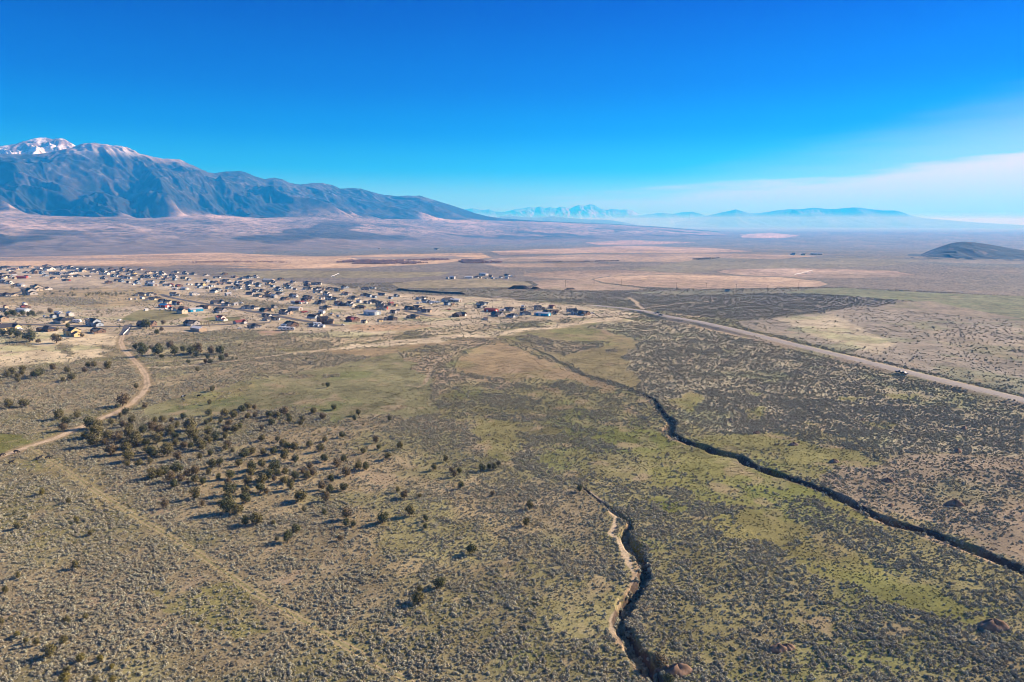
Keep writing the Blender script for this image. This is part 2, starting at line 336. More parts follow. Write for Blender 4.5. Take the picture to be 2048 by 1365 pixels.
FAR = [  # beyond the settlement: fields, pivot circles, scrub (outline, brush, colour, softness px, raggedness as a fraction of distance)
 ([(-400,446),(2500,446),(2500,640),(1300,612),(760,590),(640,566),(0,540),(-400,535)], .75, (0.20,0.165,0.125), 3, .01),
 ([(-400,505),(120,499),(300,501),(470,507),(640,513),(760,509),(960,506),(985,515),(870,528),(700,536),(560,538),(400,534),(200,533),(-400,530)], .02, (0.432, 0.315, 0.196), 2, .006),
 ([(-400,497),(100,494),(330,497),(300,499),(100,500),(-400,501)], .05, (0.376, 0.285, 0.185), 1.5, .006),
 ([(-400,517),(200,516),(420,519),(300,522),(-400,522)], .25, (0.320, 0.240, 0.165), 1.5, .006),
 ([(350,530),(480,531),(520,533),(420,536),(330,535)], .55, (0.244, 0.200, 0.154), 1, .006),
 ([(700,515),(900,512),(960,516),(860,519),(720,519)], .4, (0.282, 0.220, 0.165), 1, .006),
 ([(980,503),(1100,498),(1250,492),(1420,496),(1500,503),(1400,507),(1200,506),(1000,510)], .06, (0.376, 0.285, 0.201), 1.5, .006),
 ([(1170,486),(1250,481),(1390,485),(1320,489),(1200,490)], .04, (0.376, 0.280, 0.206), 1, .004),
 ([(1000,516),(1200,508),(1480,508),(1640,512),(1560,520),(1350,525),(1100,524),(960,522)], .22, (0.338, 0.260, 0.185), 2, .01),
 ([(960,528),(1180,526),(1250,530),(1150,535),(1000,536)], .2, (0.348, 0.265, 0.185), 2, .01),
 ([(1380,522),(1440,516),(1560,519),(1700,516),(1840,520),(1800,530),(1600,536),(1440,538),(1420,545),(1300,546),(1250,540)], .35, (0.20,0.185,0.125), 2, .008),
 ([(1480,470),(1540,466),(1600,472),(1560,477),(1490,476)], .05, (0.451, 0.360, 0.288), 1, .006),
 ([(430,545),(560,541),(900,544),(880,552),(800,557),(640,556),(500,557)], .02, (0.240, 0.215, 0.129), 1, .002),
 ([(782,568),(850,561),(960,558),(1052,564),(1066,571),(1045,576),(900,577),(800,577)], .02, (0.282, 0.245, 0.154), 0.8, .001),
 ([(1048,548),(1120,543),(1230,541),(1430,550),(1330,551),(1200,555),(1187,560),(1200,567),(1250,573),(1300,580),(1180,583),(1100,581),(1060,577),(1078,571),(1062,563),(1100,561),(1160,560),(1080,556),(1046,552)], .02, (0.305, 0.240, 0.175), 0.8, .001),
 ([(1181,559.3),(1218,553.3),(1300,550.2),(1420,550.2),(1562,554.3),(1645,562.4),(1662,569),(1645,574.9),(1562,578),(1400,580),(1278,575),(1206,566.8)], .2, (0.13,0.13,0.105), 0.5, 0),
 ([(1426,544.2),(1448,539.2),(1560,536.2),(1680,537.2),(1793,542.3),(1838,550.2),(1803,553),(1650,557),(1538,554),(1466,551)], .2, (0.13,0.13,0.105), 0.5, 0),
 ([(1187,559),(1220,554),(1300,551),(1420,551),(1560,555),(1640,563),(1656,569),(1640,574),(1560,577),(1400,579),(1280,574),(1210,566)], .0, (0.414, 0.315, 0.216), 0.6, 0),
 ([(1187,560),(1300,561),(1500,562),(1656,568),(1640,574),(1560,577),(1400,579),(1280,574),(1210,566)], .0, (0.362, 0.275, 0.196), 0.8, 0),
 ([(1432,544),(1450,540),(1560,537),(1680,538),(1790,543),(1832,550),(1800,552),(1650,556),(1540,553),(1470,550)], .0, (0.334, 0.262, 0.201), 0.6, 0),
 ([(1590,556),(1625,545),(1690,543),(1832,550),(1800,553),(1700,557)], .03, (0.296, 0.240, 0.185), 0.8, 0),
 ([(1260,586),(1400,581),(1560,580),(1640,577),(1660,580),(1560,588),(1400,592),(1280,590)], .25, (0.207, 0.200, 0.134), 1.5, .006),
 ([(1460,600),(1560,588),(1640,578),(1680,576),(1760,580),(1880,586),(2500,605),(2500,660),(2048,641),(1900,634),(1760,624),(1830,603),(1700,596),(1560,592)], .0, (0.165,0.178,0.105), 1.5, .003),
 ([(1720,622),(1800,605),(1860,602),(1960,622),(2048,638),(1900,634)], .0, (0.235, 0.205, 0.154), 2, .003),
 ([(1200,590),(1390,592),(1560,588),(1660,590),(1800,601),(1730,611),(1640,626),(1500,640),(1400,634),(1300,618),(1180,608),(1000,596),(900,588)], .95, (0.19,0.165,0.115), 2, .004),
 ([(760,580),(960,580),(1200,588),(1160,600),(900,590),(780,588)], .6, (0.226, 0.200, 0.134), 2, .006),
 ([(1470,644),(1640,627),(1720,614),(1830,622),(2048,641),(2500,665),(2500,890),(2048,790),(1800,733),(1600,682),(1500,658)], .15, (0.259, 0.230, 0.175), 3, .006),
 ([(1560,640),(1680,630),(1720,650),(1800,690),(1760,710),(1640,675)], .10, (0.395, 0.345, 0.237), 6, .02),
 ([(1860,660),(2048,650),(2500,690),(2500,760),(2048,720),(1900,700)], .20, (0.282, 0.245, 0.180), 6, .02),
 ([(1830,520),(1940,527),(2100,530),(2500,535),(2500,540),(2048,536),(1900,533)], .95, (0.15,0.14,0.11), 1, .005),
 ([(1900,553),(2048,545),(2500,550),(2500,590),(2048,582),(1930,578)], .9, (0.17,0.155,0.12), 2, .006),
]
TRACK = wpts([(-60,925),(0,912),(40,898),(65,890),(110,876),(150,858),(190,842),(230,826),(262,808),(284,790),(295,772),(292,752),(278,732),(262,716),(248,700),(241,686),(245,674),(252,664)])
TWOTRACK = wpts([(62,893),(95,915),(130,938),(165,962),(200,987),(250,1018),(300,1050),(350,1080),(400,1110),(450,1145),(520,1192),(580,1228),(640,1262),(700,1297),(760,1330),(830,1370),(900,1410)])
TRAIL = wpts([(1180,985),(1203,1003),(1220,1020),(1232,1034),(1228,1052),(1222,1068),(1238,1082),(1248,1098),(1252,1118),(1262,1138),(1272,1152),(1264,1168)])
TRAIL2 = wpts([(1245,1200),(1238,1225),(1228,1245),(1222,1262),(1245,1288),(1262,1306),(1285,1330),(1300,1352),(1310,1380)])
WASH = wpts([(812,772),(836,775),(848,770),(856,755),(862,738),(878,722),(905,708),(930,698),(958,688),(976,683)])
DIRT_ROADS = [(wpts([(40,551),(90,549),(125,552),(180,549)]), 4.0), (wpts([(95,552),(150,552.5),(240,560),(330,566)]), 3.0), (wpts([(0,560),(60,558),(130,561),(200,558)]), 4.0), (wpts([(300,549),(380,556),(460,563),(560,570),(640,578)]), 5.0), (wpts([(420,585),(520,592),(640,606),(720,612),(800,622)]), 4.0), (wpts([(520,548),(600,557),(700,572),(790,590),(860,597)]), 4.0), (wpts([(760,598),(840,608),(940,612),(1040,622)]), 4.0), (wpts([(735,598),(790,600)]), 6.0), (wpts([(500,657),(560,660),(565,658)]), 4.0),
  (wpts([(1258,596),(1275,606),(1276,612),(1290,620),(1320,626)]), 4.0), (wpts([(1290,622),(1240,621),(1180,615),(1060,606),(900,594),(800,588)]), 4.5), (wpts([(1310,626),(1360,629),(1392,633)]), 4.0), (wpts([(1392,633),(1400,632),(1350,636)]), 2.5),
  (wpts([(1290,630),(1240,637),(1150,645),(1080,652)]), 3.0), (wpts([(330,738),(480,722),(620,704),(740,690),(900,672)]), 1.6), (wpts([(1430,603),(1350,609),(1290,617)]), 2.0), (wpts([(230,735),(290,728),(480,712)]), 1.6)]
def cover(x, y):
    """brush cover 0..1 and ground albedo at ground points"""
    r = np.hypot(x, y); u, v = base_px(x, np.maximum(y, 1.0), r)
    big = fbm(x, y, 120, 41, 4); mid = fbm(x, y, 22, 42, 4); sm = fbm(x, y, 6, 43, 3)
    cov = np.clip(0.80 + 1.3 * (mid - 0.5) , 0, 1)
    g = sst(0.44, 0.62, fbm(x, y, 55, 44, 4) + 0.10 * sst(-60, 60, x - 0.1 * y))[:, None]
    col = np.array(TAN)[None] * 0.93 * (1 - g) + np.array(OLIVE)[None] * g
    w1 = fbm(x, y, 30, 51, 6, 0.62) - 0.5; w2 = fbm(x, y, 30, 52, 6, 0.62) - 0.5
    f1 = fbm(x, y, 700, 53, 5) - 0.5; f2 = fbm(x, y, 700, 54, 5) - 0.5
    for far, lst in ((True, FAR), (False, NEAR)):
        for poly, cv, c, soft, rag in lst:
            P = np.array(poly, float); mu = soft * 3 + 60
            m = (u > P[:, 0].min() - mu) & (u < P[:, 0].max() + mu) & (v > P[:, 1].min() - mu) & (v < P[:, 1].max() + mu) & (y > 1)
            if not m.any(): continue
            xs, ys, rs = x[m], y[m], r[m]
            if far: xs = xs + f1[m] * 2 * rag * rs; ys = ys + f2[m] * 6 * rag * rs
            else: xs = xs + w1[m] * 3.4 * rag; ys = ys + w2[m] * 3.4 * rag
            uu, vv = base_px(xs, np.maximum(ys, 1.0), np.hypot(xs, ys))
            k = 1 - sst(-soft, soft, poly_sdf(uu, vv * 2.0, [(a, b * 2.0) for a, b in poly]))
            tgt = np.clip(cv + (0.9 if not far else 0.5) * min(1.0, 4 * cv * (1.25 - cv)) * (mid[m] - 0.5), 0, 1)
            cov[m] = cov[m] * (1 - k) + tgt * k
            col[m] = col[m] * (1 - k[:, None]) + np.array(c)[None] * k[:, None]
    # tonal variety of grass and soil
    v1 = 1 + 1.1 * (fbm(x, y, 14, 61, 6, .65) - 0.5) + 0.5 * (big - 0.5)
    col = col * v1[:, None]
    gr = (sst(0.54, 0.70, fbm(x, y, 34, 62, 4)) * (1 - sst(800, 1300, r)) * 0.5)[:, None]
    col = col * (1 - gr) + col * np.array([0.72, 0.92, 0.62])[None] * gr
    pl = (sst(0.60, 0.74, fbm(x, y, 9, 63, 4)) * 0.55 * (1 - sst(900, 1500, r)))[:, None]
    col = col * (1 - pl) + (col * 0.4 + np.array([0.26, 0.215, 0.135])[None] * 0.72) * pl
    bare = sst(0.68, 0.78, fbm(x, y, 13, 64, 3)) * (1 - sst(500, 900, r)) * 0.5
    col = col * (1 - bare[:, None]) + np.array([0.33, 0.255, 0.165])[None] * bare[:, None]; cov = cov * (1 - 0.9 * bare)
    # far plain: streaks of dry grass between the brush
    fs = sst(1000, 1700, r)
    st = sst(0.52, 0.72, fbm(x, y * 0.55, 420, 65, 5)) * fs
    cov = cov * (1 - 0.35 * st)
    col = col * (1 + (1.1 * (fbm(x, y, 210, 66, 6, .6) - 0.5) * fs)[:, None])
    stc = (sst(0.60, 0.70, fbm(x + 0.3 * y, y, 170, 67, 5)) * fs * (1 - sst(9000, 16000, r)) * .5 * cov)[:, None]; col = col * (1 - stc) + np.array([0.31, 0.275, 0.22])[None] * stc; cov = cov * (1 - .8 * stc[:, 0])
    # tracks
    near = (r < 1100) & (y > 0)
    xs, ys = x[near], y[near]; cn = col[near]; vn_ = cov[near]
    def strip(pts, hw, soft, c, cvm, jag=0.5):
        nonlocal cn, vn_
        d, t, s = seg_dist(xs, ys, pts); d = d + jag * (fbm(xs, ys, 5, 77, 3) - 0.5) * hw * 2
        k = 1 - sst(hw, hw + soft, d); vn_ = vn_ * (1 - k) + cvm * k * vn_
        if c is not None: cn = cn * (1 - k[:, None]) + np.array(c)[None] * (0.8 + 0.4 * fbm(xs, ys, 2.0, 78, 3))[:, None] * k[:, None]
        return d, t, s
    strip(TRACK, 2.6, 2.6, (0.27, 0.215, 0.12), .12)
    strip(TRACK, 1.3, 0.8, (0.45, 0.355, 0.235), .0)
    d, t, s = seg_dist(xs, ys, TRACK); k = (1 - sst(0.25, 0.6, np.abs(d))) * 0.45 * (t > 0.55)
    cn = cn * (1 - k[:, None]) + np.array([0.24, 0.2, 0.11])[None] * k[:, None]
    strip(TWOTRACK, 0.9, 1.0, (0.235, 0.215, 0.100), .35, .8)
    d, t, s = seg_dist(xs, ys, TWOTRACK); k = np.exp(-((d - 0.8) / 0.3) ** 2) * 0.95
    cn = cn * (1 - k[:, None]) + np.array([0.36, 0.285, 0.17])[None] * k[:, None]; vn_ = vn_ * (1 - 0.9 * np.exp(-((d - 0.85) / 0.5) ** 2))
    strip(TRAIL, 0.55, 0.6, (0.46, 0.37, 0.24), 0, 1.8); strip(TRAIL2, 0.8, 0.9, (0.42, 0.33, 0.21), .1, 1.5)
    strip(WASH, 0.5, 1.2, (0.33, 0.27, 0.175), .2, 2.6)
    for p_, w_ in DIRT_ROADS: strip(p_, w_ * .5, 1.5, (0.40, 0.325, 0.215), 0, .5)
    strip(ROAD, 4.8, 2.6, (0.34, 0.305, 0.245), .08, .2)
    d, t, s = seg_dist(xs, ys, ROAD); k = np.exp(-((d - 15.5) / 3.2) ** 2) * (s > 0); vn_ = np.maximum(vn_, 0.95 * k)
    for p_ in (STREET_A, STREET_B, STREET_D, STREET_E): strip(p_, 6.5, 3.0, (0.37, 0.305, 0.195), 0, .3)
    # gully floors and banks: soil colour darkened to paint in their shade
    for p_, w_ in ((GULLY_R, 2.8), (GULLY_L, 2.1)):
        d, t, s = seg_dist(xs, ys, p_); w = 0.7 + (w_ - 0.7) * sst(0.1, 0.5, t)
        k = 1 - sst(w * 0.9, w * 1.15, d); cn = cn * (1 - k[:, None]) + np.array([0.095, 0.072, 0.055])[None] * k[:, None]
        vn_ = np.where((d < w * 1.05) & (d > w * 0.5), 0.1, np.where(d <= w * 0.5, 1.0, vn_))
        vn_ = np.maximum(vn_, 0.97 * (d < w + 3.2) * (d > w) * (s > 0) * (0.4 + 0.6 * (p_ is GULLY_L)) * sst(.05, .25, t))
        b = np.exp(-((d - w * 1.15) / (0.5 * w)) ** 2) * (s < 0 if p_ is GULLY_R else s > 0) * 0
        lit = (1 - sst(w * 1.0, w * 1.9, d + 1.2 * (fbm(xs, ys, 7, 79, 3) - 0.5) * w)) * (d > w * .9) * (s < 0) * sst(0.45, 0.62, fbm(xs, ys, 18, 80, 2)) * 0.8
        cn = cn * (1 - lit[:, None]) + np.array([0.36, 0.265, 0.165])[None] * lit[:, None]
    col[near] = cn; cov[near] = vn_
    return np.clip(cov, 0, 1), np.clip(col, 0.01, 0.8), u, v, r

# ------------------------------------------------------------------ ground sheet, out to the horizon
def build_ground():
    dense = np.radians(np.linspace(-41.5, 41.5, 1500))
    side = np.radians(np.concatenate([np.linspace(-180, -60, 41), np.linspace(-57, -42.5, 30)]))
    azs = np.concatenate([side, dense, -side[::-1]])
    pys = np.concatenate([np.arange(448.4, 700, 0.75), np.arange(700, 1000, 1.0), np.arange(1000, 1480, 1.25), np.arange(1480, 2300, 14)])
    b = (682.5 - pys) / F_PX; rr = H_CAM * (cP + b * sP) / (sP - b * cP)          # flat distances straight ahead
    rr = rr[rr > 3][::-1]
    rr = np.concatenate([[0.5], rr]); far = rr.max()
    rr = np.concatenate([rr, np.geomspace(far * 1.15, 140000, 14)])
    A, RR = np.meshgrid(azs, rr)
    x = (np.sin(A) * RR).ravel(); y = (np.cos(A) * RR).ravel()
    z = height(x, y)
    cov, col, u, v, r = cover(x, y)
    # brush too far away to stand as single bushes: its colour, flecked, on the ground
    far_k = sst(700, 1150, r)[:, None] * cov[:, None]
    fl = _hash(np.round(x * 0.7), np.round(y * 0.35), 5)
    fleck = (0.62 + 0.76 * fl)[:, None]
    fk = sst(1400, 2600, r)[:, None]; sg = np.array(SAGE)[None] * (1 - fk) + np.array([0.112, 0.145, 0.148])[None] * fk       # far brush colour cooled to paint in bluer air haze
    col = col * (1 - far_k * 0.80) + sg * fleck * far_k * 0.80
    # low scrub and litter too small to stand as bushes
    f3 = (sst(0.56, 0.80, vn(x / 5.0, y / 5.0, 16) * .6 + .4 * vn(x / 1.3, y / 1.3, 17)) * sst(150, 380, r) * (1 - sst(2500, 5000, r)) * 0.55)[:, None]
    col = col * (1 - f3) + col * np.array([0.45, 0.47, 0.52])[None] * f3
    # light flecks of dry grass
    fl2 = (sst(0.80, 0.97, vn(x / 9, y / 26, 6)) * sst(600, 1100, r) * (1 - sst(4000, 9000, r)) * 0.28)[:, None]
    col = col * (1 - fl2) + np.array([0.46, 0.375, 0.25])[None] * fl2
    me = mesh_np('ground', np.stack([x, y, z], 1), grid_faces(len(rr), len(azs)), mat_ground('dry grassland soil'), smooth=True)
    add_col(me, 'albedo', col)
    return tag(obj('ground', me), kind='structure')
ground = build_ground()

# ------------------------------------------------------------------ mountains
def px_dir(px, py):
    a = (px - 1024.0) / F_PX; b = (682.5 - py) / F_PX
    dx, dy, dz = a, cP + b * sP, -sP + b * cP
    return math.atan2(dx, dy), dz / math.hypot(dx, dy)
def mat_mountain(name):
    m = mat_ground(name, near=False); return m
def mountain(name, ridge, foot, Rr, Rf, Rs, paint, na=700, nr=260, rough=1.0, lam=900.0, seed=3, back=0.35, zs=None, spur=0.5, soft=0.0):
    """a range whose skyline follows the given one: ridge/foot = photograph outlines; Rr, Rf, Rs = distance of ridge, foot of the slope, start of the fan"""
    rx = np.array([px_dir(*p) for p in ridge]); fx = np.array([px_dir(*p) for p in foot])
    az = np.linspace(rx[0, 0], rx[-1, 0], na)
    te = np.interp(az, rx[:, 0], rx[:, 1]); tf = np.interp(az, fx[:, 0], fx[:, 1])
    tt = np.linspace(0, 1, na)
    D = lambda q: q(tt) if callable(q) else np.interp(tt, np.linspace(0, 1, len(q)), q)
    rr, rf, rs = D(Rr), D(Rf), D(Rs)
    Z = H_CAM + rr * te; Zf = H_CAM + rf * tf; Z = np.maximum(Z, Zf + 1)
    q = np.concatenate([np.linspace(0, 1, nr // 4, endpoint=False), np.linspace(1, 2, nr // 2, endpoint=False), np.linspace(2, 3, nr // 4)])[:, None]
    q1 = np.clip(q, 0, 1); q2 = np.clip(q - 1, 0, 1); q3 = np.clip(q - 2, 0, 1)
    rad = rs + (rf - rs) * q1 + (rr - rf) * q2 + (rr * 0.35) * q3
    z0 = (drop(rs) - 4.0)
    x = np.sin(az) * rad; y = np.cos(az) * rad
    h = z0 + (Zf - z0) * q1 ** 1.7
    g = 0.55 * q2 + 0.45 * q2 ** 1.8
    rise = (Z - Zf)
    h = h + rise * g - rr * 0.35 * back * q3
    # spurs and ravines running down the face
    lat = az * rr.mean(); dwn = rad - rs.mean()
    w = (fbm(x, y, lam * 2.2, seed + 9, 3) - 0.5) * lam * 1.4
    X = lat[None, :] + w + spur * (rad - rr); Y = dwn * 0.42
    n1 = 1 - np.abs(2 * fbm(X.ravel(), Y.ravel(), lam, seed, 1).reshape(X.shape) - 1)
    n2 = 1 - np.abs(2 * fbm(X.ravel(), (Y * 1.6).ravel(), lam * .42, seed + 1, 2).reshape(X.shape) - 1)
    n3 = fbm(x.ravel(), y.ravel(), lam * .16, seed + 2, 4).reshape(X.shape)
    n4 = 1 - np.abs(2 * fbm(X.ravel() * 1.3, (Y * 1.9).ravel(), lam * .17, seed + 4, 3).reshape(X.shape) - 1)
    bump = np.sin(np.pi * np.clip(q2, 0, 1) ** 0.75) ** 0.8
    top = sst(0.0, 0.25, q2) * (1 - 0.4 * q3)
    h = h + rough * rise * (bump * (0.60 * (n1 - 0.64) + 0.42 * (n2 - 0.6)) + top * (0.07 * (n3 - 0.5) + 0.12 * (n4 - 0.6)) * (1 - 0.8 * sst(.85, 1, q2)))
    q1b = np.sin(np.pi * q1) ; h = h + rough * q1b * (1 - q2) * (26 * (n3 - 0.5) + 20 * (n2 - 0.5))
    # horizontal sink so the sides die away
    me = mesh_np(name, np.stack([x, y, h], -1).reshape(-1, 3), grid_faces(q.shape[0], na), mat_mountain(name + ' rock and scrub'), smooth=True)
    gx = np.gradient(h, axis=1) / (np.gradient(lat)[None, :] + 1e-6); gr_ = np.gradient(h, axis=0) / (np.gradient(rad, axis=0) + 1e-6)
    col = paint(x, y, h, q1 + 0 * x, q2 + 0 * x, n1, n2, n3, gx, gr_)
    add_col(me, 'albedo', np.clip(col.reshape(-1, 3), 0.01, 0.85))
    return tag(obj(name, me), kind='structure')
FOREST = np.array([0.026, 0.032, 0.028]); SCRUB = np.array([0.115, 0.105, 0.095]); DRY = np.array([0.38, 0.315, 0.27]); SNOW = np.array([0.52, 0.54, 0.58]); ROCK = np.array([0.21, 0.17, 0.15])
def lerp(a, b, k): return a * (1 - k[..., None]) + b * k[..., None]
def F(x, y, lam, s, o=4): return fbm(x.ravel(), y.ravel(), lam, s, o).reshape(x.shape)
def paint_main(x, y, h, q1, q2, n1, n2, n3, gx, gr_):
    # fan: pale dry grass dotted with juniper, thickening uphill into forest
    fan = np.clip(0.5 + 1.9 * (F(x, y, 620, 90) - 0.5), 0, 1)
    col = lerp(np.broadcast_to(np.array([0.17, 0.15, 0.13]), x.shape + (3,)), DRY, fan * sst(0.30, 0.62, q1))
    dots = sst(0.50, 0.66, F(x, y, 42, 91, 3)) * sst(0.25, 0.55, q1) * (0.25 + 0.75 * F(x, y, 800, 92))
    col = lerp(col, FOREST, np.clip(dots, 0, 1) * 0.9)
    patch = sst(0.56, 0.66, F(x, y * 0.7, 520, 93)) * sst(0.1, 0.35, q1) * (1 - sst(0.7, 0.95, q1)); col = lerp(col, FOREST * 1.3, patch * 0.75)
    f = sst(0.02, 0.16, q2 + 0.26 * (F(x, y, 420, 94) - 0.5)) * sst(0.99, 1.0, q1)
    wood = lerp(np.broadcast_to(FOREST, x.shape + (3,)), SCRUB, sst(0.50, 0.66, F(x, y, 260, 95, 5)) * 0.4)
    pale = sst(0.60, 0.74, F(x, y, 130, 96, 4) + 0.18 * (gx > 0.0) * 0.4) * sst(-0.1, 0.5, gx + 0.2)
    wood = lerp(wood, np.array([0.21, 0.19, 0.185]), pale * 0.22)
    col = lerp(col, wood, f)
    az = np.degrees(np.arctan2(x, y))
    hi = sst(720, 860, h + 140 * (F(x, y, 300, 97) - 0.5)) * (1 - sst(-28, -20, az))
    col = lerp(col, np.array([0.30, 0.25, 0.22]), hi * 0.85)
    sn = sst(0.46, 0.6, F(x, y, 120, 98, 5)) * sst(690, 880, h) * (1 - sst(-29, -23, az)); col = lerp(col, SNOW, sn * 0.5)
    spk = sst(0.63, 0.72, F(x, y, 48, 99, 3)) * sst(260, 480, h); col = lerp(col, SNOW * 0.5, spk * 0.22)
    return col
mountain('mountain', [(-420,330),(-150,318),(0,309),(60,310),(100,306),(140,296),(165,289),(190,287),(212,290),(250,299),(285,310),(310,316),(335,319),(360,320),(385,331),(415,345),(430,347),(450,344),(478,342),(490,345),(510,354),(530,359),(547,356),(565,360),(580,367),(600,370),(625,367),(645,367),(665,371),(680,377),(705,377),(722,378),(745,385),(770,391),(790,393),(815,392),(840,392),(862,399),(880,404),(905,412),(930,420),(950,427),(975,433),(1005,437.5),(1060,441),(1130,444.5),(1220,448.5),(1320,454),(1420,462),(1500,470)],
         [(-420,424),(0,424),(100,432),(300,437),(420,429),(520,437),(640,432),(760,438),(880,440.5),(1005,442),(1130,446),(1220,450),(1320,455.5),(1420,464),(1500,472)],
         [8000, 8600, 10000, 12300, 14500], [6300, 6500, 7800, 11000, 13800], [3000, 3000, 3600, 6000, 9000], paint_main, na=1150, nr=420, lam=1000.0, seed=3, spur=0.55, rough=0.95)
def paint_snow(x, y, h, q1, q2, n1, n2, n3, gx, gr_):
    col = np.broadcast_to(ROCK * 0.8, x.shape + (3,)).copy()
    s = sst(0.44, 0.54, F(x, y, 110, 110, 5)) * sst(500, 760, h + 160 * (n2 - 0.5)); col = lerp(col, SNOW, s)
    return col
mountain('snowy_mountain', [(-420,312),(-120,305),(-40,300),(0,294),(30,289),(45,284),(60,279.5),(75,277),(92,276.5),(105,279),(118,277.5),(128,279),(140,286),(160,297),(200,318),(260,350)],
         [(-420,420),(260,420)], [10500, 10500], [9000, 9000], [8200, 8200], paint_snow, na=420, nr=240, lam=620.0, seed=23, rough=0.8, spur=0.2)
def paint_hill(x, y, h, q1, q2, n1, n2, n3, gx, gr_):
    col = lerp(np.broadcast_to(np.array([0.050, 0.075, 0.094]), x.shape + (3,)), SCRUB, sst(0.55, 0.75, F(x, y, 60, 120, 4)) * 0.35)  # base colour shifted to blue, painting in haze the air volume lacks
    col = lerp(col, DRY, sst(0.66, 0.76, F(x, y * 0.5, 45, 121, 4)) * 0.35)
    return col
mountain('hill', [(1815,519.0),(1826,516.5),(1840,510),(1858,502),(1880,494),(1900,487.5),(1915,484.8),(1930,484),(1950,485.2),(1975,489),(2000,493),(2040,500),(2090,508),(2150,515),(2220,519.5)],
         [(1815,519.5),(1900,520.5),(2040,522),(2220,522)], [3150, 3250], [2720, 2760], [2600, 2600], paint_hill, na=320, nr=160, lam=170.0, seed=31, rough=0.5, back=0.30)
def paint_far(x, y, h, q1, q2, n1, n2, n3, gx, gr_):
    col = np.broadcast_to(np.array([0.03, 0.04, 0.045]), x.shape + (3,)).copy()
    return lerp(col, DRY * 0.7, sst(0.55, 0.75, F(x, y, 900, 130, 4)) * 0.4)
def paint_farsnow(x, y, h, q1, q2, n1, n2, n3, gx, gr_):
    col = np.broadcast_to(np.array([0.07, 0.075, 0.085]), x.shape + (3,)).copy()
    s = sst(0.42, 0.56, 0.55 * (1 - n1) + 0.45 * F(x, y, 900, 131, 5)) * sst(350, 700, h); return lerp(col, SNOW * .42, s)
mountain('distant_snowy_range', [(880,440),(925,420),(945,417),(962,421),(978,419),(990,424),(1010,424),(1030,419),(1048,417),(1060,414.5),(1070,416),(1080,413.5),(1090,417),(1100,415),(1112,417),(1122,414),(1132,414.5),(1140,418),(1150,413),(1160,410.2),(1168,412),(1180,409),(1190,411),(1200,417),(1212,421),(1225,418.5),(1240,420),(1255,419),(1265,422),(1275,428),(1290,437),(1310,446),(1330,455)],
         [(925,454),(1330,458)], [42000], [38000], [36000], paint_farsnow, na=420, nr=120, lam=2600.0, seed=41, rough=0.8, back=0.2, spur=0.2)
mountain('distant_low_hills', [(940,450),(985,440),(1003,432.5),(1030,433),(1058,435.5),(1085,435),(1105,432.5),(1125,435),(1150,437.5),(1180,439.5),(1205,439.5),(1225,441.5),(1260,447),(1290,455)],
         [(985,454),(1290,458)], [21000], [19500], [19000], paint_far, na=260, nr=80, lam=1200.0, seed=45, rough=0.7, back=0.2)
mountain('distant_hills', [(1200,450),(1240,440),(1270,432),(1300,428.5),(1322,426),(1345,428),(1365,425),(1384,424),(1400,428),(1412,431.5),(1440,436),(1480,446),(1510,455)],
         [(1240,454),(1510,458)], [34000], [32000], [31000], paint_far, na=260, nr=80, lam=1500.0, seed=47, rough=0.6, back=0.2)
mountain('distant_range', [(1350,446),(1395,436.5),(1420,430.5),(1445,425),(1460,422),(1472,419.2),(1484,423),(1500,427),(1520,426.5),(1540,424),(1556,421),(1575,419.2),(1600,419),(1618,416.8),(1632,416.2),(1650,418),(1670,418.5),(1690,416.5),(1705,415.6),(1722,416),(1740,418.5),(1765,421.5),(1790,421.5),(1805,425),(1822,432),(1850,437),(1900,441),(1960,446),(2040,450),(2100,455)],
         [(1395,454),(2100,458)], [30000], [27000], [26000], paint_far, na=420, nr=120, lam=1800.0, seed=43, rough=0.7, back=0.2)
# ------------------------------------------------------------------ sagebrush (nobody could count it): one scatter over a mesh of ground points
rng = np.random.default_rng(7)
def leaf_cloud(pts, size, rg, nrm, jit=0.55):
    """little leaf-clump faces, one at each point, turned roughly outwards"""
    n = len(pts); nr = nrm / (np.linalg.norm(nrm, axis=1)[:, None] + 1e-6) + jit * rg.normal(size=(n, 3)); nr /= np.linalg.norm(nr, axis=1)[:, None]
    d1 = np.cross(nr, rg.normal(size=(n, 3))); d1 /= np.linalg.norm(d1, axis=1)[:, None]; d2 = np.cross(nr, d1)
    s = size * (0.65 + 0.7 * rg.random(n))[:, None]
    P = np.asarray(pts)
    v = np.stack([P - d1 * s - d2 * s * .6, P + d1 * s - d2 * s * .6, P + d1 * s * .55 + d2 * s * .9, P - d1 * s * .55 + d2 * s * .9], 1).reshape(-1, 3)
    return v, np.arange(4 * n).reshape(n, 4)
def brush_material():
    m = bpy.data.materials.new('sagebrush leaves'); m.use_nodes = True; nt = m.node_tree; b = nt.nodes['Principled BSDF']
    b.inputs['Roughness'].default_value = 1.0; b.inputs['Specular IOR Level'].default_value = 0.05
    oi = nt.nodes.new('ShaderNodeObjectInfo'); r = nt.nodes.new('ShaderNodeValToRGB'); e = r.color_ramp.elements
    e[0].position = 0; e[0].color = (0.274, 0.243, 0.166, 1); e[1].position = 1; e[1].color = (0.392, 0.392, 0.268, 1)
    for p, c in ((0.25, (0.403, 0.367, 0.259, 1)), (0.6, (0.318, 0.309, 0.214, 1)), (0.85, (0.476, 0.455, 0.329, 1))):
        q = e.new(p); q.color = c
    nt.links.new(oi.outputs['Random'], r.inputs[0]); nt.links.new(r.outputs[0], b.inputs['Base Color'])
    return m
BRUSH_MAT = brush_material()
bush_col = bpy.data.collections.new('bush shapes')
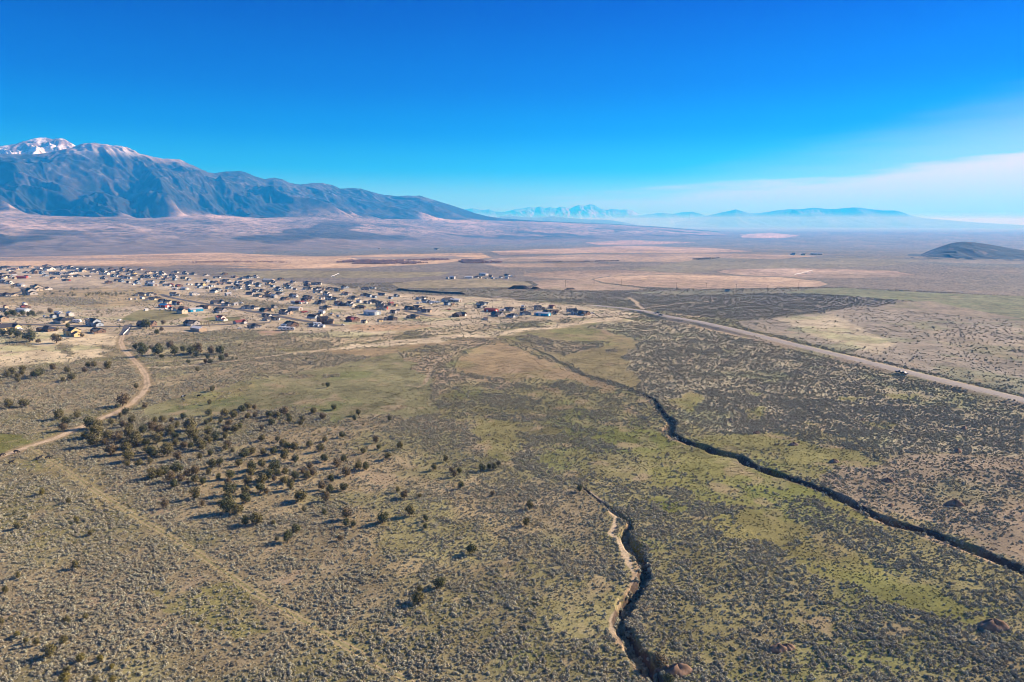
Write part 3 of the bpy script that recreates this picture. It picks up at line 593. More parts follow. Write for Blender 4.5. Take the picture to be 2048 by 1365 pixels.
def bush_shape(i, n, lobes):
    rg = np.random.default_rng(100 + i); pts = []; nrm = []
    for k in range(lobes):
        a = rg.random() * 6.28; q = (0.0 if lobes == 1 else rg.uniform(.15, .5 + .22 * lobes))
        cx, cy = q * math.cos(a), q * math.sin(a); rr = rg.uniform(.36, .56); hh = rg.uniform(.5, .8)
        m = n // lobes; th = rg.random(m) * 6.28; ph = np.arccos(rg.uniform(-.15, 1, m)); f = 0.55 + 0.5 * rg.random(m)
        pts.append(np.stack([cx + rr * f * np.sin(ph) * np.cos(th), cy + rr * f * np.sin(ph) * np.sin(th), 0.06 + hh * f * np.abs(np.cos(ph))], 1))
        nrm.append(pts[-1] - np.array([cx, cy, 0.0]))
    v, f = leaf_cloud(np.concatenate(pts), 0.098, rg, np.concatenate(nrm), 0.7)
    o = bpy.data.objects.new('bush_shape_%d' % i, mesh_np('bush_shape', v, f, BRUSH_MAT)); bush_col.objects.link(o)
for i in range(5): bush_shape(i, 110, 1)
for i in range(5, 8): bush_shape(i, 190, 3)
def scatter_brush():
    PX, PY, SC, ID = [], [], [], []
    bands = [(118, 260, 1.60, 0.65), (260, 420, 1.05, 0.74), (420, 640, 0.50, 0.84), (640, 900, 0.27, 0.98), (900, 1180, 0.14, 1.12)]
    for r0, r1, dens, sc in bands:
        area = 0.5 * (r1 ** 2 - r0 ** 2) * R(82)
        n = int(area * dens * 1.35)
        a = R(-41) + R(82) * rng.random(n); r = np.sqrt(r0 ** 2 + (r1 ** 2 - r0 ** 2) * rng.random(n))
        x = np.sin(a) * r; y = np.cos(a) * r
        cov = cover(x, y)[0]
        clump = np.clip(0.5 + 2.2 * (fbm(x, y, 7.5, 201, 3) - 0.5), 0, 1)
        p = cov * (0.55 + 0.6 * clump)
        k = (cov > .10) & (rng.random(n) < p * (0.55 + 0.45 * cov))
        x, y, cl = x[k], y[k], clump[k]
        dg, _, _ = seg_dist(x, y, GULLY_R) if r0 < 700 else (np.full(x.shape, 99.), 0, 0)
        PX.append(x); PY.append(y); SC.append(sc * (0.42 + 1.05 * rng.random(len(x)) ** 1.9 + 0.28 * cl)); ID.append(np.where(rng.random(len(x)) < (0.3 if sc < 1.2 else 0.6), 5 + rng.integers(0, 3, len(x)), rng.integers(0, 5, len(x))))
    for pts, w, n in ((GULLY_R, 2.6, 1500), (GULLY_L, 1.9, 620)):          # brush in the gully beds
        q = np.array(pts); L = np.concatenate([[0], np.cumsum(np.hypot(*np.diff(q, axis=0).T))]); s = L[-1] * (0.12 + 0.88 * rng.random(n))
        x = np.interp(s, L, q[:, 0]); y = np.interp(s, L, q[:, 1]); f = np.interp(s / L[-1], [0, .15, .5, 1], [.2, .4, 1, 1])
        PX.append(x + rng.uniform(-.9, 1.0, n) * w * f); PY.append(y + rng.uniform(-.7, .7, n) * w * f); SC.append(rng.uniform(.8, 1.7, n) * (.5 + .5 * f)); ID.append(rng.integers(0, 5, n))
    x = np.concatenate(PX); y = np.concatenate(PY); s = np.concatenate(SC); i = np.concatenate(ID)
    scatter('sagebrush', x, y, s, i, bush_col, BRUSH_MAT)
    print('BRUSH', len(x))
def scatter(name, x, y, s, i, coll, mat, tint=None):
    z = height(x, y) - 0.04
    me = bpy.data.meshes.new(name); me.vertices.add(len(x))
    me.vertices.foreach_set('co', np.stack([x, y, z], 1).astype(np.float32).ravel())
    for nm, ty, dat in (('size', 'FLOAT', s.astype(np.float32)), ('turn', 'FLOAT', (rng.random(len(x)) * 6.28).astype(np.float32)), ('shape', 'INT', i.astype(np.int32))):
        me.attributes.new(nm, ty, 'POINT').data.foreach_set('value', dat)
    if tint is not None: add_col(me, 'tint', tint)
    me.materials.append(mat)
    o = tag(obj(name, me), kind='stuff')
    ng = bpy.data.node_groups.new('scatter brush', 'GeometryNodeTree')
    ng.interface.new_socket('Geometry', in_out='INPUT', socket_type='NodeSocketGeometry'); ng.interface.new_socket('Geometry', in_out='OUTPUT', socket_type='NodeSocketGeometry')
    N, L = ng.nodes, ng.links
    gi, go = N.new('NodeGroupInput'), N.new('NodeGroupOutput'); ip = N.new('GeometryNodeInstanceOnPoints'); ci = N.new('GeometryNodeCollectionInfo')
    ci.inputs['Collection'].default_value = coll; ci.inputs['Separate Children'].default_value = True; ci.inputs['Reset Children'].default_value = True
    def attr(nm, ty):
        n = N.new('GeometryNodeInputNamedAttribute'); n.data_type = ty; n.inputs['Name'].default_value = nm; return n.outputs['Attribute']
    cx = N.new('ShaderNodeCombineXYZ'); L.new(attr('turn', 'FLOAT'), cx.inputs['Z']); er = N.new('FunctionNodeEulerToRotation'); L.new(cx.outputs[0], er.inputs[0])
    L.new(gi.outputs[0], ip.inputs['Points']); L.new(ci.outputs[0], ip.inputs['Instance']); ip.inputs['Pick Instance'].default_value = True
    L.new(attr('shape', 'INT'), ip.inputs['Instance Index']); L.new(er.outputs[0], ip.inputs['Rotation']); L.new(attr('size', 'FLOAT'), ip.inputs['Scale'])
    L.new(ip.outputs[0], go.inputs[0])
    o.modifiers.new('scatter', 'NODES').node_group = ng

scatter_brush()

# dry bunchgrass between the brush (stuff as well)
def tuft_material():
    m = bpy.data.materials.new('bunchgrass'); m.use_nodes = True; nt = m.node_tree; b = nt.nodes['Principled BSDF']
    b.inputs['Roughness'].default_value = 1.0; b.inputs['Specular IOR Level'].default_value = 0.03
    t = nt.nodes.new('ShaderNodeAttribute'); t.attribute_type = 'INSTANCER'; t.attribute_name = 'tint'; nt.links.new(t.outputs['Color'], b.inputs['Base Color']); return m
TUFT_MAT = tuft_material(); tuft_col = bpy.data.collections.new('tuft shapes')
for i in range(4):
    rg = np.random.default_rng(150 + i); n = 16; th = rg.random(n) * 6.28; q = rg.random(n) ** .5
    p = np.stack([.34 * q * np.cos(th), .34 * q * np.sin(th), .03 + .24 * (1 - q * q) * rg.uniform(.6, 1.1, n)], 1)
    v, f = leaf_cloud(p, 0.105, rg, p * np.array([1, 1, .9]) + np.array([0, 0, .12]), .55)
    tuft_col.objects.link(bpy.data.objects.new('tuft_shape_%d' % i, mesh_np('tuft_shape', v, f, TUFT_MAT)))
def scatter_tufts():
    PX, PY, SC, TI = [], [], [], []
    for r0, r1, dens, sc in ((118, 230, 1.9, 0.78), (230, 380, 1.0, 0.92), (380, 640, 0.34, 1.15)):
        n = int(0.5 * (r1 ** 2 - r0 ** 2) * R(80) * dens)
        a = R(-40) + R(80) * rng.random(n); r = np.sqrt(r0 ** 2 + (r1 ** 2 - r0 ** 2) * rng.random(n)); x = np.sin(a) * r; y = np.cos(a) * r
        k = rng.random(n) < (1 - sst(430, 640, r)) * (0.25 + 0.95 * sst(.38, .62, fbm(x, y, 4.5, 221, 3))); x, y = x[k], y[k]
        for pts, w in ((TRACK, 2.0), (ROAD, 7.0), (TRAIL, 1.0), (TRAIL2, 1.0)): d = seg_dist(x, y, pts)[0]; x, y = x[d > w], y[d > w]
        col = cover(x, y)[1]; m = rng.random(len(x))[:, None]
        col = (col * .8 + np.array([0.25, 0.21, 0.13])[None] * .2) * (1.15 + 0.8 * m) * (1 - .35 * (m > .75)) + np.array([0.30, 0.25, 0.15])[None] * .35 * (m > .75)
        PX.append(x); PY.append(y); SC.append(sc * (0.55 + 0.8 * rng.random(len(x)) ** 1.6)); TI.append(col)
    x = np.concatenate(PX); print('TUFTS', len(x))
    scatter('bunchgrass', x, np.concatenate(PY), np.concatenate(SC), rng.integers(0, 4, len(x)), tuft_col, TUFT_MAT, np.clip(np.concatenate(TI), .01, .7))
scatter_tufts()
# ------------------------------------------------------------------ junipers
def tube(pts, rad, n=6):
    V = []; Fc = []
    for i, (p, r) in enumerate(zip(pts, rad)):
        p = Vector(p); d = (Vector(pts[min(i + 1, len(pts) - 1)]) - Vector(pts[max(i - 1, 0)])).normalized()
        a = d.cross(Vector((0.3, 1, 0.1))).normalized(); b = d.cross(a)
        for k in range(n):
            t = 2 * math.pi * k / n; V.append(p + r * (a * math.cos(t) + b * math.sin(t)))
    for i in range(len(pts) - 1):
        for k in range(n): Fc.append((i * n + k, i * n + (k + 1) % n, (i + 1) * n + (k + 1) % n, (i + 1) * n + k))
    return [tuple(v) for v in V], Fc
def join(*parts):
    V, Fc = [], []
    for v, f in parts:
        o = len(V); V += list(map(tuple, v)); Fc += [tuple(int(i) + o for i in q) for q in f]
    return V, Fc
def crown_material(name, c0, c1):
    m = bpy.data.materials.new(name); m.use_nodes = True; nt = m.node_tree; b = nt.nodes['Principled BSDF']
    b.inputs['Roughness'].default_value = 0.95; b.inputs['Specular IOR Level'].default_value = 0.08
    geo = nt.nodes.new('ShaderNodeNewGeometry'); r = nt.nodes.new('ShaderNodeValToRGB'); r.color_ramp.elements[0].color = (*c0, 1); r.color_ramp.elements[1].color = (*c1, 1)
    nt.links.new(geo.outputs['Random Per Island'], r.inputs[0]); nt.links.new(r.outputs[0], b.inputs['Base Color']); return m
CROWN_MATS = {'olive': crown_material('olive juniper foliage', (0.093, 0.087, 0.035), (0.184, 0.158, 0.071)),
              'dark green': crown_material('dark juniper foliage', (0.061, 0.069, 0.032), (0.129, 0.129, 0.061)),
              'brownish': crown_material('brownish juniper foliage', (0.111, 0.087, 0.049), (0.209, 0.161, 0.093)),
              'yellowish': crown_material('yellowish juniper foliage', (0.123, 0.109, 0.030), (0.228, 0.191, 0.061))}
BARK = mat_simple('bark', (0.16, 0.115, 0.08), 0.95, 0.3, 6)
def juniper_crown(i, n=1150, conical=0.0, openness=0.0):
    rg = np.random.default_rng(300 + i); pts, nrm = [], []
    lob = [(0, 0, 0.50, 0.37, 0.42)] + [(math.cos(a) * q, math.sin(a) * q, h, rr, rr * rg.uniform(.8, 1.15)) for a, q, h, rr in
        zip(rg.random(8) * 6.28, rg.uniform(.12, .27, 8), rg.uniform(.26, .70, 8), rg.uniform(.15, .24, 8))]
    if conical: lob = [(rg.uniform(-.04, .04), rg.uniform(-.04, .04), 0.12 + 0.13 * k, 0.34 * (1 - k / 7.5) , 0.17) for k in range(7)]
    w = np.array([l[3] ** 2 for l in lob]); w = (w / w.sum() * n).astype(int)
    for (cx, cy, cz, rr, rz), m in zip(lob, w):
        th = rg.random(m) * 6.28; u = rg.uniform(-1, 1, m); s = np.sqrt(1 - u * u); f = (0.60 + 0.5 * rg.random(m)) if not openness else rg.random(m) ** .5 * 1.1
        d = np.stack([s * np.cos(th), s * np.sin(th), u], 1); p = d * f[:, None] * np.array([rr, rr, rz]) + np.array([cx, cy, cz])
        k = p[:, 2] > 0.05; pts.append(p[k]); nrm.append(d[k] * np.array([1, 1, .8]) + 0.35 * (p[k] - np.array([0, 0, .4])))
    v, f = leaf_cloud(np.concatenate(pts), 0.030 if not openness else 0.017, rg, np.concatenate(nrm), 0.45)
    return v, f
def juniper_trunk(i):
    rg = np.random.default_rng(400 + i); b = rg.uniform(-.03, .03, 2)
    return join(tube([(0, 0, -0.06), (b[0] * .5, b[1] * .5, .12), (b[0], b[1], .30), (b[0] * 1.2, b[1], .62)], [.042, .034, .024, .008]),
                *[tube([(b[0] * .6, b[1] * .6, .12), (math.cos(a) * .12, math.sin(a) * .12, .26), (math.cos(a) * .24, math.sin(a) * .24, .40)], [.020, .013, .005], 5) for a in rg.random(3) * 6.28])
J_CROWN = {(c, i): mesh_np('crown', *juniper_crown(i), CROWN_MATS[c]) for c in CROWN_MATS for i in range(8)}
J_TRUNK = [mesh_np('trunk', *juniper_trunk(i), BARK) for i in range(8)]
# crown width 0.9 of the unit tree; (x, ground y, width) read off four enlargements of the photograph
TREES_A = "20,110,40 65,110,45 100,105,50 130,120,45 205,150,75 262,160,30 385,160,60 560,120,30 465,55,30 390,75,25 1105,80,30 1070,100,35 1000,60,70 1047,68,20 970,205,50 925,205,40 1030,200,30 1082,190,35 1165,195,55 1255,220,45 1080,240,80 970,250,80 1190,240,60 1300,240,60 1350,230,70 1340,255,45 1440,235,55 1505,235,65 1637,185,25 1420,270,35 1460,270,25 1545,260,30 1510,285,45 1435,300,35 1405,300,30 1590,275,25 1615,275,22 1285,300,32 1350,355,30 1105,262,30 1075,320,20 935,270,25 365,345,42 605,325,42 645,325,42 735,335,50 460,365,40 580,360,35 155,355,40 85,375,45 50,395,45 155,380,35 122,395,30 168,400,25 122,428,38 250,395,60 285,380,45 430,425,30 488,412,55 5,435,25 65,605,60 165,595,55 838,590,90 800,605,30 990,605,40 930,470,30 1420,495,28 1450,490,38 1433,578,32 405,680,65 485,670,25 530,672,45 455,715,55 430,760,60 855,655,50 825,665,30 615,740,75 670,745,70 700,765,20 760,715,40 905,710,55 850,735,55 1055,710,45 1110,695,45 1173,695,30 1253,680,50 1423,655,50 1205,740,50 1535,665,60 1595,670,55 1650,630,60 1690,610,55 1737,615,35 1690,675,40 1742,670,35 1835,665,50 1885,680,60 1940,650,65 1970,670,35 1650,705,30 1435,705,35 1410,715,35 1505,705,35 1560,725,55 1545,770,65 1605,770,65 1640,745,40 1855,720,50 1975,705,45 1790,755,35 975,775,60 1040,760,65 885,760,55 885,810,80 655,800,95 585,815,50 650,865,85 720,860,45 740,830,70 800,845,80 860,875,60 930,830,70 935,870,85 1000,860,50 1070,845,85 1095,790,75 1165,790,70 1190,815,55 1300,760,80 1310,810,80 1420,790,65 1475,825,60 1540,815,45 1425,845,65 1350,850,60 1380,885,80 1200,860,50 1255,875,55 1305,880,45 1560,870,60 1540,890,40 760,925,80 865,915,80 880,970,80 865,1005,40 950,1000,50 1025,985,40 1000,905,50 1055,940,75 1025,920,50 1140,895,65 1145,930,75 1210,960,60 1360,950,40 1440,930,40 1510,915,25 1590,910,35 1670,940,70 1715,920,60 1800,925,45 1870,920,65 1790,830,50 1895,835,40 1935,870,60 1960,890,60 2010,895,60 1945,955,75 2015,975,55 1040,1085,75 1090,1075,60 1130,1060,65 1205,1045,80 1275,1070,45 1335,1060,65 1335,1110,60 1240,1110,65 1165,1105,70 1190,1150,55 1385,1125,50 1450,1010,65 1500,1000,50 1425,1055,40 1490,1095,40 1570,1085,70 1560,1130,50 1630,1000,60 1720,1030,80 1715,1070,70 1790,1010,60 1875,1030,80 1835,1090,75 1890,1070,60 1945,1055,45 1690,1130,70 1785,1120,80 1875,1100,40 1940,1120,60 1985,1160,60 2010,1090,60 1780,1180,75 1820,1190,40 1575,1195,90 1560,1240,65 1680,1195,70 1680,1250,80 1560,1320,110 1620,1330,80 1330,1225,75 1130,1285,50 1085,1265,25 1380,1275,45 2035,1230,50 290,1195,38 590,1225,25 470,1255,35 105,1325,30 710,1065,28 495,890,20"
TREES_B = "500,455,28 533,462,35 435,640,50 485,630,25 575,615,45 495,680,50 360,700,45 345,725,40 740,655,45 713,690,35 955,690,38 775,725,25 568,710,15 470,780,30 437,800,25 535,790,25 510,835,38 628,805,45 650,850,25 408,870,50 375,895,30 485,900,55 512,970,65 640,970,50 598,1005,65 410,1015,45 432,1065,60 390,1090,55 365,1050,40 655,1070,65 555,1110,50 490,1160,55 545,1180,60 638,1165,60 740,1155,22 515,1240,70 348,1240,90 740,1020,60 795,1025,55 860,840,55 880,885,38 800,885,18 775,915,45 1025,885,50 938,955,50 893,1020,28 1035,1015,25 1198,935,22 1335,970,50 1255,1030,45 1200,1000,18 1430,1050,42 1390,1075,50 1375,1040,35 1438,1155,48 1583,1035,60 1635,1020,40 1665,1025,45 1695,1000,40 1655,1205,40 1010,1180,38 1055,1220,55 1157,1215,32 370,1310,35 505,1330,35 387,278,30 410,308,25"
TREES_C = "160,295,40 200,280,20 660,255,80 655,300,50 705,305,45 315,345,75 258,410,70 185,400,35 615,400,40 905,280,90 1090,230,80 1198,265,42 1195,320,35 1097,320,25 950,300,30 1325,335,25 1885,300,60 1910,185,60 1515,490,80 1290,720,80 1160,750,50 1150,825,90 1222,1130,30"
TREES_D = "545,65,45 1090,1350,110 1150,1390,80"
TREES_E = "125,320,45 180,250,25 210,295,30 283,290,25 515,590,50 120,655,35 285,450,22 510,430,30 620,365,40 638,345,25 575,490,25 780,335,25 920,455,20 40,755,35 15,970,35 75,940,30 262,900,25 587,930,35 455,955,40 470,970,30 120,1055,35 253,1050,25 180,1095,35 245,1115,40 437,1100,50 345,1195,65 548,1225,50 685,1225,45 460,1300,45 765,1275,35 912,1335,30 445,1365,60 655,1365,45 775,1365,40 525,275,35 1680,290,55 1750,290,85"
TREES_S = "695,380,30 720,350,25 745,380,35 770,375,28 740,350,25 880,385,35 910,375,45 950,370,35 985,370,40 1020,365,45 1050,372,35 1085,368,40 1120,372,35 1150,375,30 1185,365,40 1190,380,30 1240,365,35 1270,362,30 465,365,32 515,340,25 545,360,30 530,362,25 125,300,40 200,390,22 255,380,25 620,340,30 650,340,25 735,310,30 760,318,30 790,310,25 860,315,30 900,312,30 70,580,50 115,570,60 150,580,55 190,590,40 235,570,55 250,585,45 295,580,50 335,575,50 355,592,45 395,570,45 430,570,45 515,550,50 1000,560,45 1040,585,35 1000,598,25 1140,545,30 1265,660,38 1670,665,50 1755,675,45 1225,700,35 690,700,45 585,730,30 300,705,45 15,750,45 650,655,35"
def px_list(s, x0, y0, k): return [(x0 + float(a) / k, y0 + float(b) / k, float(c) / k) for a, b, c in (q.split(',') for q in s.split())]
ALL_TREES = px_list(TREES_A, 0, 640, 3.4133) + px_list(TREES_B, 500, 640, 3.4133) + px_list(TREES_C, 500, 965, 3.4133) + px_list(TREES_D, 1000, 965, 3.4133) + px_list(TREES_E, 0, 965, 3.4133) + px_list(TREES_S, 0, 520, 5.12)
ORD = ['first', 'second', 'third', 'fourth', 'fifth', 'sixth', 'seventh', 'eighth', 'ninth', 'tenth', 'eleventh', 'twelfth', 'thirteenth', 'fourteenth', 'fifteenth', 'sixteenth']
def tree_zone(px, py):
    if py < 640: return 'among houses at left'
    if py < 675: return 'just below the nearest houses'
    if py < 735 and px < 250: return 'in pale grass left of track'
    if py < 735: return 'in pale grass right of track'
    if py < 775 and px < 240: return 'in brush at left edge'
    if py < 868 and px < 330: return "along the dirt track's bend"
    if py < 835: return "on the green meadow's edge"
    if px < 640 and py < 905: return "in the grove's back part"
    if px < 640 and py < 945: return "in the grove's middle"
    if 270 < px < 640 and py < 1070: return "in the grove's front part"
    if px < 330: return 'in sagebrush at lower left'
    if py < 925: return 'in brush right of the grove'
    if py < 1000: return 'on stony ground beyond the grove'
    if py < 1100: return 'in brush before the grove'
    return 'in foreground brush near gully'
def place_trees():
    rg = random.Random(11); rows = []
    items = []
    for px, py, w in ALL_TREES:
        p = at(px, py); dist = (p - cam.location).length; wm = max(1.0, w * dist / F_PX)
        items.append((px, py, w, p, wm))
    items.sort(key=lambda t: -t[2]); keep, rest = items[:300], items[300:]
    zones = {}
    for it in keep: zones.setdefault(tree_zone(it[0], it[1]), []).append(it)
    for zn, its in zones.items():
        its.sort(key=lambda t: t[1]); nrow = max(1, round(len(its) / 9.0)); per = math.ceil(len(its) / nrow)
        for ri in range(nrow):
            row = sorted(its[ri * per:(ri + 1) * per], key=lambda t: t[0])
            rn = '' if nrow == 1 else ('back row ' if ri == 0 else 'front row ' if ri == nrow - 1 else 'middle row ' if nrow == 3 else ORD[ri] + ' row ')
            for ci, (px, py, w, p, wm) in enumerate(row):
                small = wm < 3.6
                colr = rg.choice(['yellowish', 'olive', 'olive'] if (px < 330 and py > 960) else ['olive', 'olive', 'olive', 'dark green', 'dark green', 'brownish']) if py > 735 else rg.choice(['dark green', 'dark green', 'brownish'])
                i = rg.randrange(8); sz = wm / 0.90; tall = rg.uniform(.82, 1.05) if not small else rg.uniform(.9, 1.2)
                t = empty('juniper_tree', p, rg.uniform(0, 6.28)); t.scale = (sz * rg.uniform(.88, 1.12), sz * rg.uniform(.88, 1.12), sz * tall)
                obj('crown', J_CROWN[(colr, i)], t); obj('trunk', J_TRUNK[i], t)
                pos = 'leftmost' if ci == 0 else 'rightmost' if ci == len(row) - 1 else ORD[ci] + ' from left'
                if len(row) == 1: pos = 'single'
                tag(t, f"{'small' if small else 'broad' if wm > 6.2 else 'round'} {colr} juniper {zn}, {pos}{', ' + rn.strip() if rn else ''}", 'tree', 'junipers scattered over the brush')
    if rest:
        V, Fc = [], []; off = 0
        for px, py, w, p, wm in rest:
            i = rg.randrange(5); v, f = juniper_crown(i, 260); sz = wm / .90
            V.append(np.array(v) * sz + np.array(p)); Fc.append(np.array(f) + off); off += len(v)
        tag(obj('small_junipers', mesh_np('small_junipers', np.concatenate(V), np.concatenate(Fc), CROWN_MATS['dark green'])), kind='stuff')
place_trees()
# yard conifers and bare poplars among the houses
CON_CROWN = [mesh_np('crown', *juniper_crown(40 + i, 420, conical=1), CROWN_MATS['dark green']) for i in range(2)]
POP_CROWN = mesh_np('crown', *juniper_crown(50, 700, conical=1, openness=1), mat_simple('bare poplar twigs', (0.42, 0.33, 0.2), 0.95, 0.2, 9))
def yard_trees():
    rg = random.Random(5)
    def con(px, py, hpx, lab, grp):
        p = at(px, py); h = hpx * (p - cam.location).length / F_PX
        t = empty('conifer_tree', p, rg.uniform(0, 6)); t.scale = (h * .55, h * .55, h)
        obj('crown', CON_CROWN[rg.randrange(2)], t); obj('trunk', J_TRUNK[0], t); tag(t, lab, 'tree', grp)
    row = [(x / 10.24 + 400, 590 + y / 10.24) for x, y in ((1035, 518), (1068, 528), (1090, 532), (1112, 540), (1140, 548))]
    for i, q in enumerate(row): con(*q, 4.2, f"slim dark conifer in the drive row by the white house, {ORD[i]} from left", 'conifers lining a driveway')
    row = [(780 + x / 10.24, 560 + y / 10.24) for x, y in ((415, 388), (460, 388), (535, 378), (765, 375), (830, 405), (870, 405), (912, 405))]
    for i, q in enumerate(row): con(*q, 4.6, f"dark yard conifer around the blue house below the dark berm, {ORD[i]} from left", 'conifers around a yard')
    row = [(780 + x / 10.24, 560 + y / 10.24) for x, y in ((1800, 715), (1835, 715), (1885, 712))]
    for i, q in enumerate(row): con(*q, 4.4, f"dark conifer in the trio near the settlement's right tip, {ORD[i]} from left", 'three conifers by a lane')
    row = [(780 + x / 10.24, 560 + y / 10.24) for x, y in ((75, 735), (152, 735), (215, 725), (278, 730))]
    for i, q in enumerate(row): con(*q, 3.8, f"small conifer on the tan slope by the street, {ORD[i]} from left", 'conifers on a tan slope')
    for (px, py, h, lab) in ((985.5, 616, 5.5, 'pointed dark conifer left of the red roofed house'), (1003.5, 616, 4.5, 'smaller pointed conifer right of the red roofed house')): con(px, py, h, lab, None)
    for i, (px, py, h) in enumerate(((403, 651, 13), (408.5, 651, 14), (413, 650, 14), (417.5, 651, 15))):
        p = at(px, py); hh = h * (p - cam.location).length / F_PX
        t = empty('poplar_tree', p, i); t.scale = (hh * .28, hh * .28, hh); obj('crown', POP_CROWN, t); obj('trunk', J_TRUNK[1], t)
        tag(t, f"tall bare pale poplar beside the white roofed building, {ORD[i]} from left", 'tree', 'bare poplars in a row')
yard_trees()

# ------------------------------------------------------------------ leafless willow thicket beyond the fields
def thicket(name, poly, n, hgt, col, seed):
    rg = np.random.default_rng(seed); P = np.array([flat_xy(*q, -25.0) for q in poly])
    x = rg.uniform(P[:, 0].min(), P[:, 0].max(), n * 6); y = rg.uniform(P[:, 1].min(), P[:, 1].max(), n * 6)
    k = (poly_sdf(x, y, [tuple(q) for q in P]) < 0) & (fbm(x, y, 90, seed, 3) > 0.42); x, y = x[k][:n], y[k][:n]; z = height(x, y)
    V, Fc = [], []; off = 0; m = 26
    for i in range(len(x)):
        s = hgt * rg.uniform(.5, 1.2); d = rg.normal(size=(m, 3)); d /= np.linalg.norm(d, axis=1)[:, None]; d[:, 2] = np.abs(d[:, 2])
        p = d * np.array([s * .8, s * .8, s]) * rg.uniform(.6, 1.05, m)[:, None]
        v, f = leaf_cloud(p, s * .20, rg, d, .6); V.append(v + np.array([x[i], y[i], z[i]])); Fc.append(f + off); off += len(v)
    return tag(obj(name, mesh_np(name, np.concatenate(V), np.concatenate(Fc), mat_simple(name + ' twigs', col, 0.95, 0.25, 0.05))), kind='stuff')
thicket('willow_thicket', [(655,543),(700,536),(780,531),(860,530),(960,535),(1010,541),(940,544),(860,545),(720,545)], 1500, 4.2, (0.30, 0.215, 0.19), 3)
thicket('willow_thicket', [(350,536),(440,536),(560,538),(590,541),(480,541),(380,539)], 300, 2.6, (0.30, 0.22, 0.18), 4)
thicket('willow_thicket', [(1380,531),(1410,526),(1440,522),(1446,524),(1420,532),(1400,534)], 130, 3.0, (0.16, 0.15, 0.12), 5)
thicket('willow_thicket', [(1005,541),(1100,539),(1250,536),(1180,540),(1090,542)], 160, 2.6, (0.22, 0.18, 0.15), 6)

# ------------------------------------------------------------------ cattle
def skin_mesh(name, pts, edges, radii, mat, sub=1):
    me = bpy.data.meshes.new(name); me.from_pydata(pts, edges, []); me.update()
    o = bpy.data.objects.new(name, me); C.objects.link(o)
    sk = o.modifiers.new('skin', 'SKIN'); o.modifiers.new('sub', 'SUBSURF').levels = sub
    for v, r in zip(me.skin_vertices[0].data, radii): v.radius = r if isinstance(r, tuple) else (r, r)
    me.skin_vertices[0].data[0].use_root = True
    dg = bpy.context.evaluated_depsgraph_get(); m2 = bpy.data.meshes.new_from_object(o.evaluated_get(dg)); m2.name = name
    bpy.data.objects.remove(o); m2.materials.clear(); m2.materials.append(mat)
    for p in m2.polygons: p.use_smooth = True
    return m2
def cow_mesh(graze, mat):
    hz = (.62, 1.20) if not graze else (.75, .35)
    pts = [(-.75, 0, 1.05), (-.3, 0, 1.0), (.25, 0, 1.0), (.65, 0, 1.1), (.95, 0, 1.18 if not graze else .85), (1.2, 0, 1.25 if not graze else .45), (1.5, 0, 1.1 if not graze else .2),
           (-.72, .2, .75), (-.68, .22, .42), (-.72, .22, 0), (-.72, -.2, .75), (-.68, -.22, .42), (-.72, -.22, 0), (.55, .18, .72), (.55, .2, .4), (.55, .2, 0), (.6, -.18, .72), (.62, -.2, .4), (.6, -.2, 0),
           (-1.0, 0, 1.0), (-1.05, 0, .5), (1.2, .2, 1.33 if not graze else .55), (1.2, -.2, 1.33 if not graze else .55)]
    ed = [(0, 1), (1, 2), (2, 3), (3, 4), (4, 5), (5, 6), (0, 7), (7, 8), (8, 9), (0, 10), (10, 11), (11, 12), (3, 13), (13, 14), (14, 15), (3, 16), (16, 17), (17, 18), (0, 19), (19, 20), (5, 21), (5, 22)]
    ra = [(.33, .36), (.38, .42), (.37, .42), (.30, .40), .2, .17, .10, .15, .085, .07, .15, .085, .07, .12, .08, .07, .12, .08, .07, .05, .04, .05, .05]
    return skin_mesh('cow', pts, ed, ra, mat)
COW_BLACK = mat_simple('black hide', (0.018, 0.016, 0.016), 0.7, 0.2, 3)
def piebald():
    m = mat_simple('black and white hide', (0.02, 0.02, 0.02), 0.7); nt = m.node_tree; b = nt.nodes['Principled BSDF']
    tc = nt.nodes.new('ShaderNodeTexCoord'); s = nt.nodes.new('ShaderNodeSeparateXYZ'); nt.links.new(tc.outputs['Object'], s.inputs[0])
    a = nt.nodes.new('ShaderNodeMath'); a.operation = 'ABSOLUTE'; nt.links.new(s.outputs[0], a.inputs[0])
    c = nt.nodes.new('ShaderNodeMath'); c.operation = 'LESS_THAN'; c.inputs[1].default_value = 0.35; nt.links.new(a.outputs[0], c.inputs[0])
    mx = nt.nodes.new('ShaderNodeMixRGB'); mx.inputs[1].default_value = (0.02, 0.02, 0.02, 1); mx.inputs[2].default_value = (.75, .73, .68, 1)
    nt.links.new(c.outputs[0], mx.inputs[0]); nt.links.new(mx.outputs[0], b.inputs['Base Color']); return m
COWS = {'g': cow_mesh(True, COW_BLACK), 's': cow_mesh(False, COW_BLACK), 'w': cow_mesh(False, piebald())}
for px, py, k, rz, lab in ((4.8, 913, 'g', 70, 'black cow walking on the dirt track at the left edge'), (32.8, 906.5, 'g', 10, 'black cow grazing on the green verge below the track'), (22.8, 928, 's', 60, 'dark cow in the brush below the track'),
      (74.3, 921, 'g', 115, 'left black cow of the close pair in short grass'), (80.8, 918.5, 's', 80, 'right black cow of the close pair in short grass'), (96, 918.5, 'g', 50, 'black cow standing at the end of the fence line of brush'),
      (366.3, 796, 'w', 5, 'black cow with a white belt in the green meadow'), (366, 800.8, 'g', 0, 'small black cow lying just below the belted cow'), (397.5, 794.5, 's', 12, 'black cow under the twin junipers on the meadow')):
    o = obj('cow', COWS[k], None, at(px, py)); o.rotation_euler = (0, 0, R(rz)); o.scale = (1.08,) * 3 if py != 800.8 else (.75,) * 3; tag(o, lab, 'cow', 'cattle on the range')

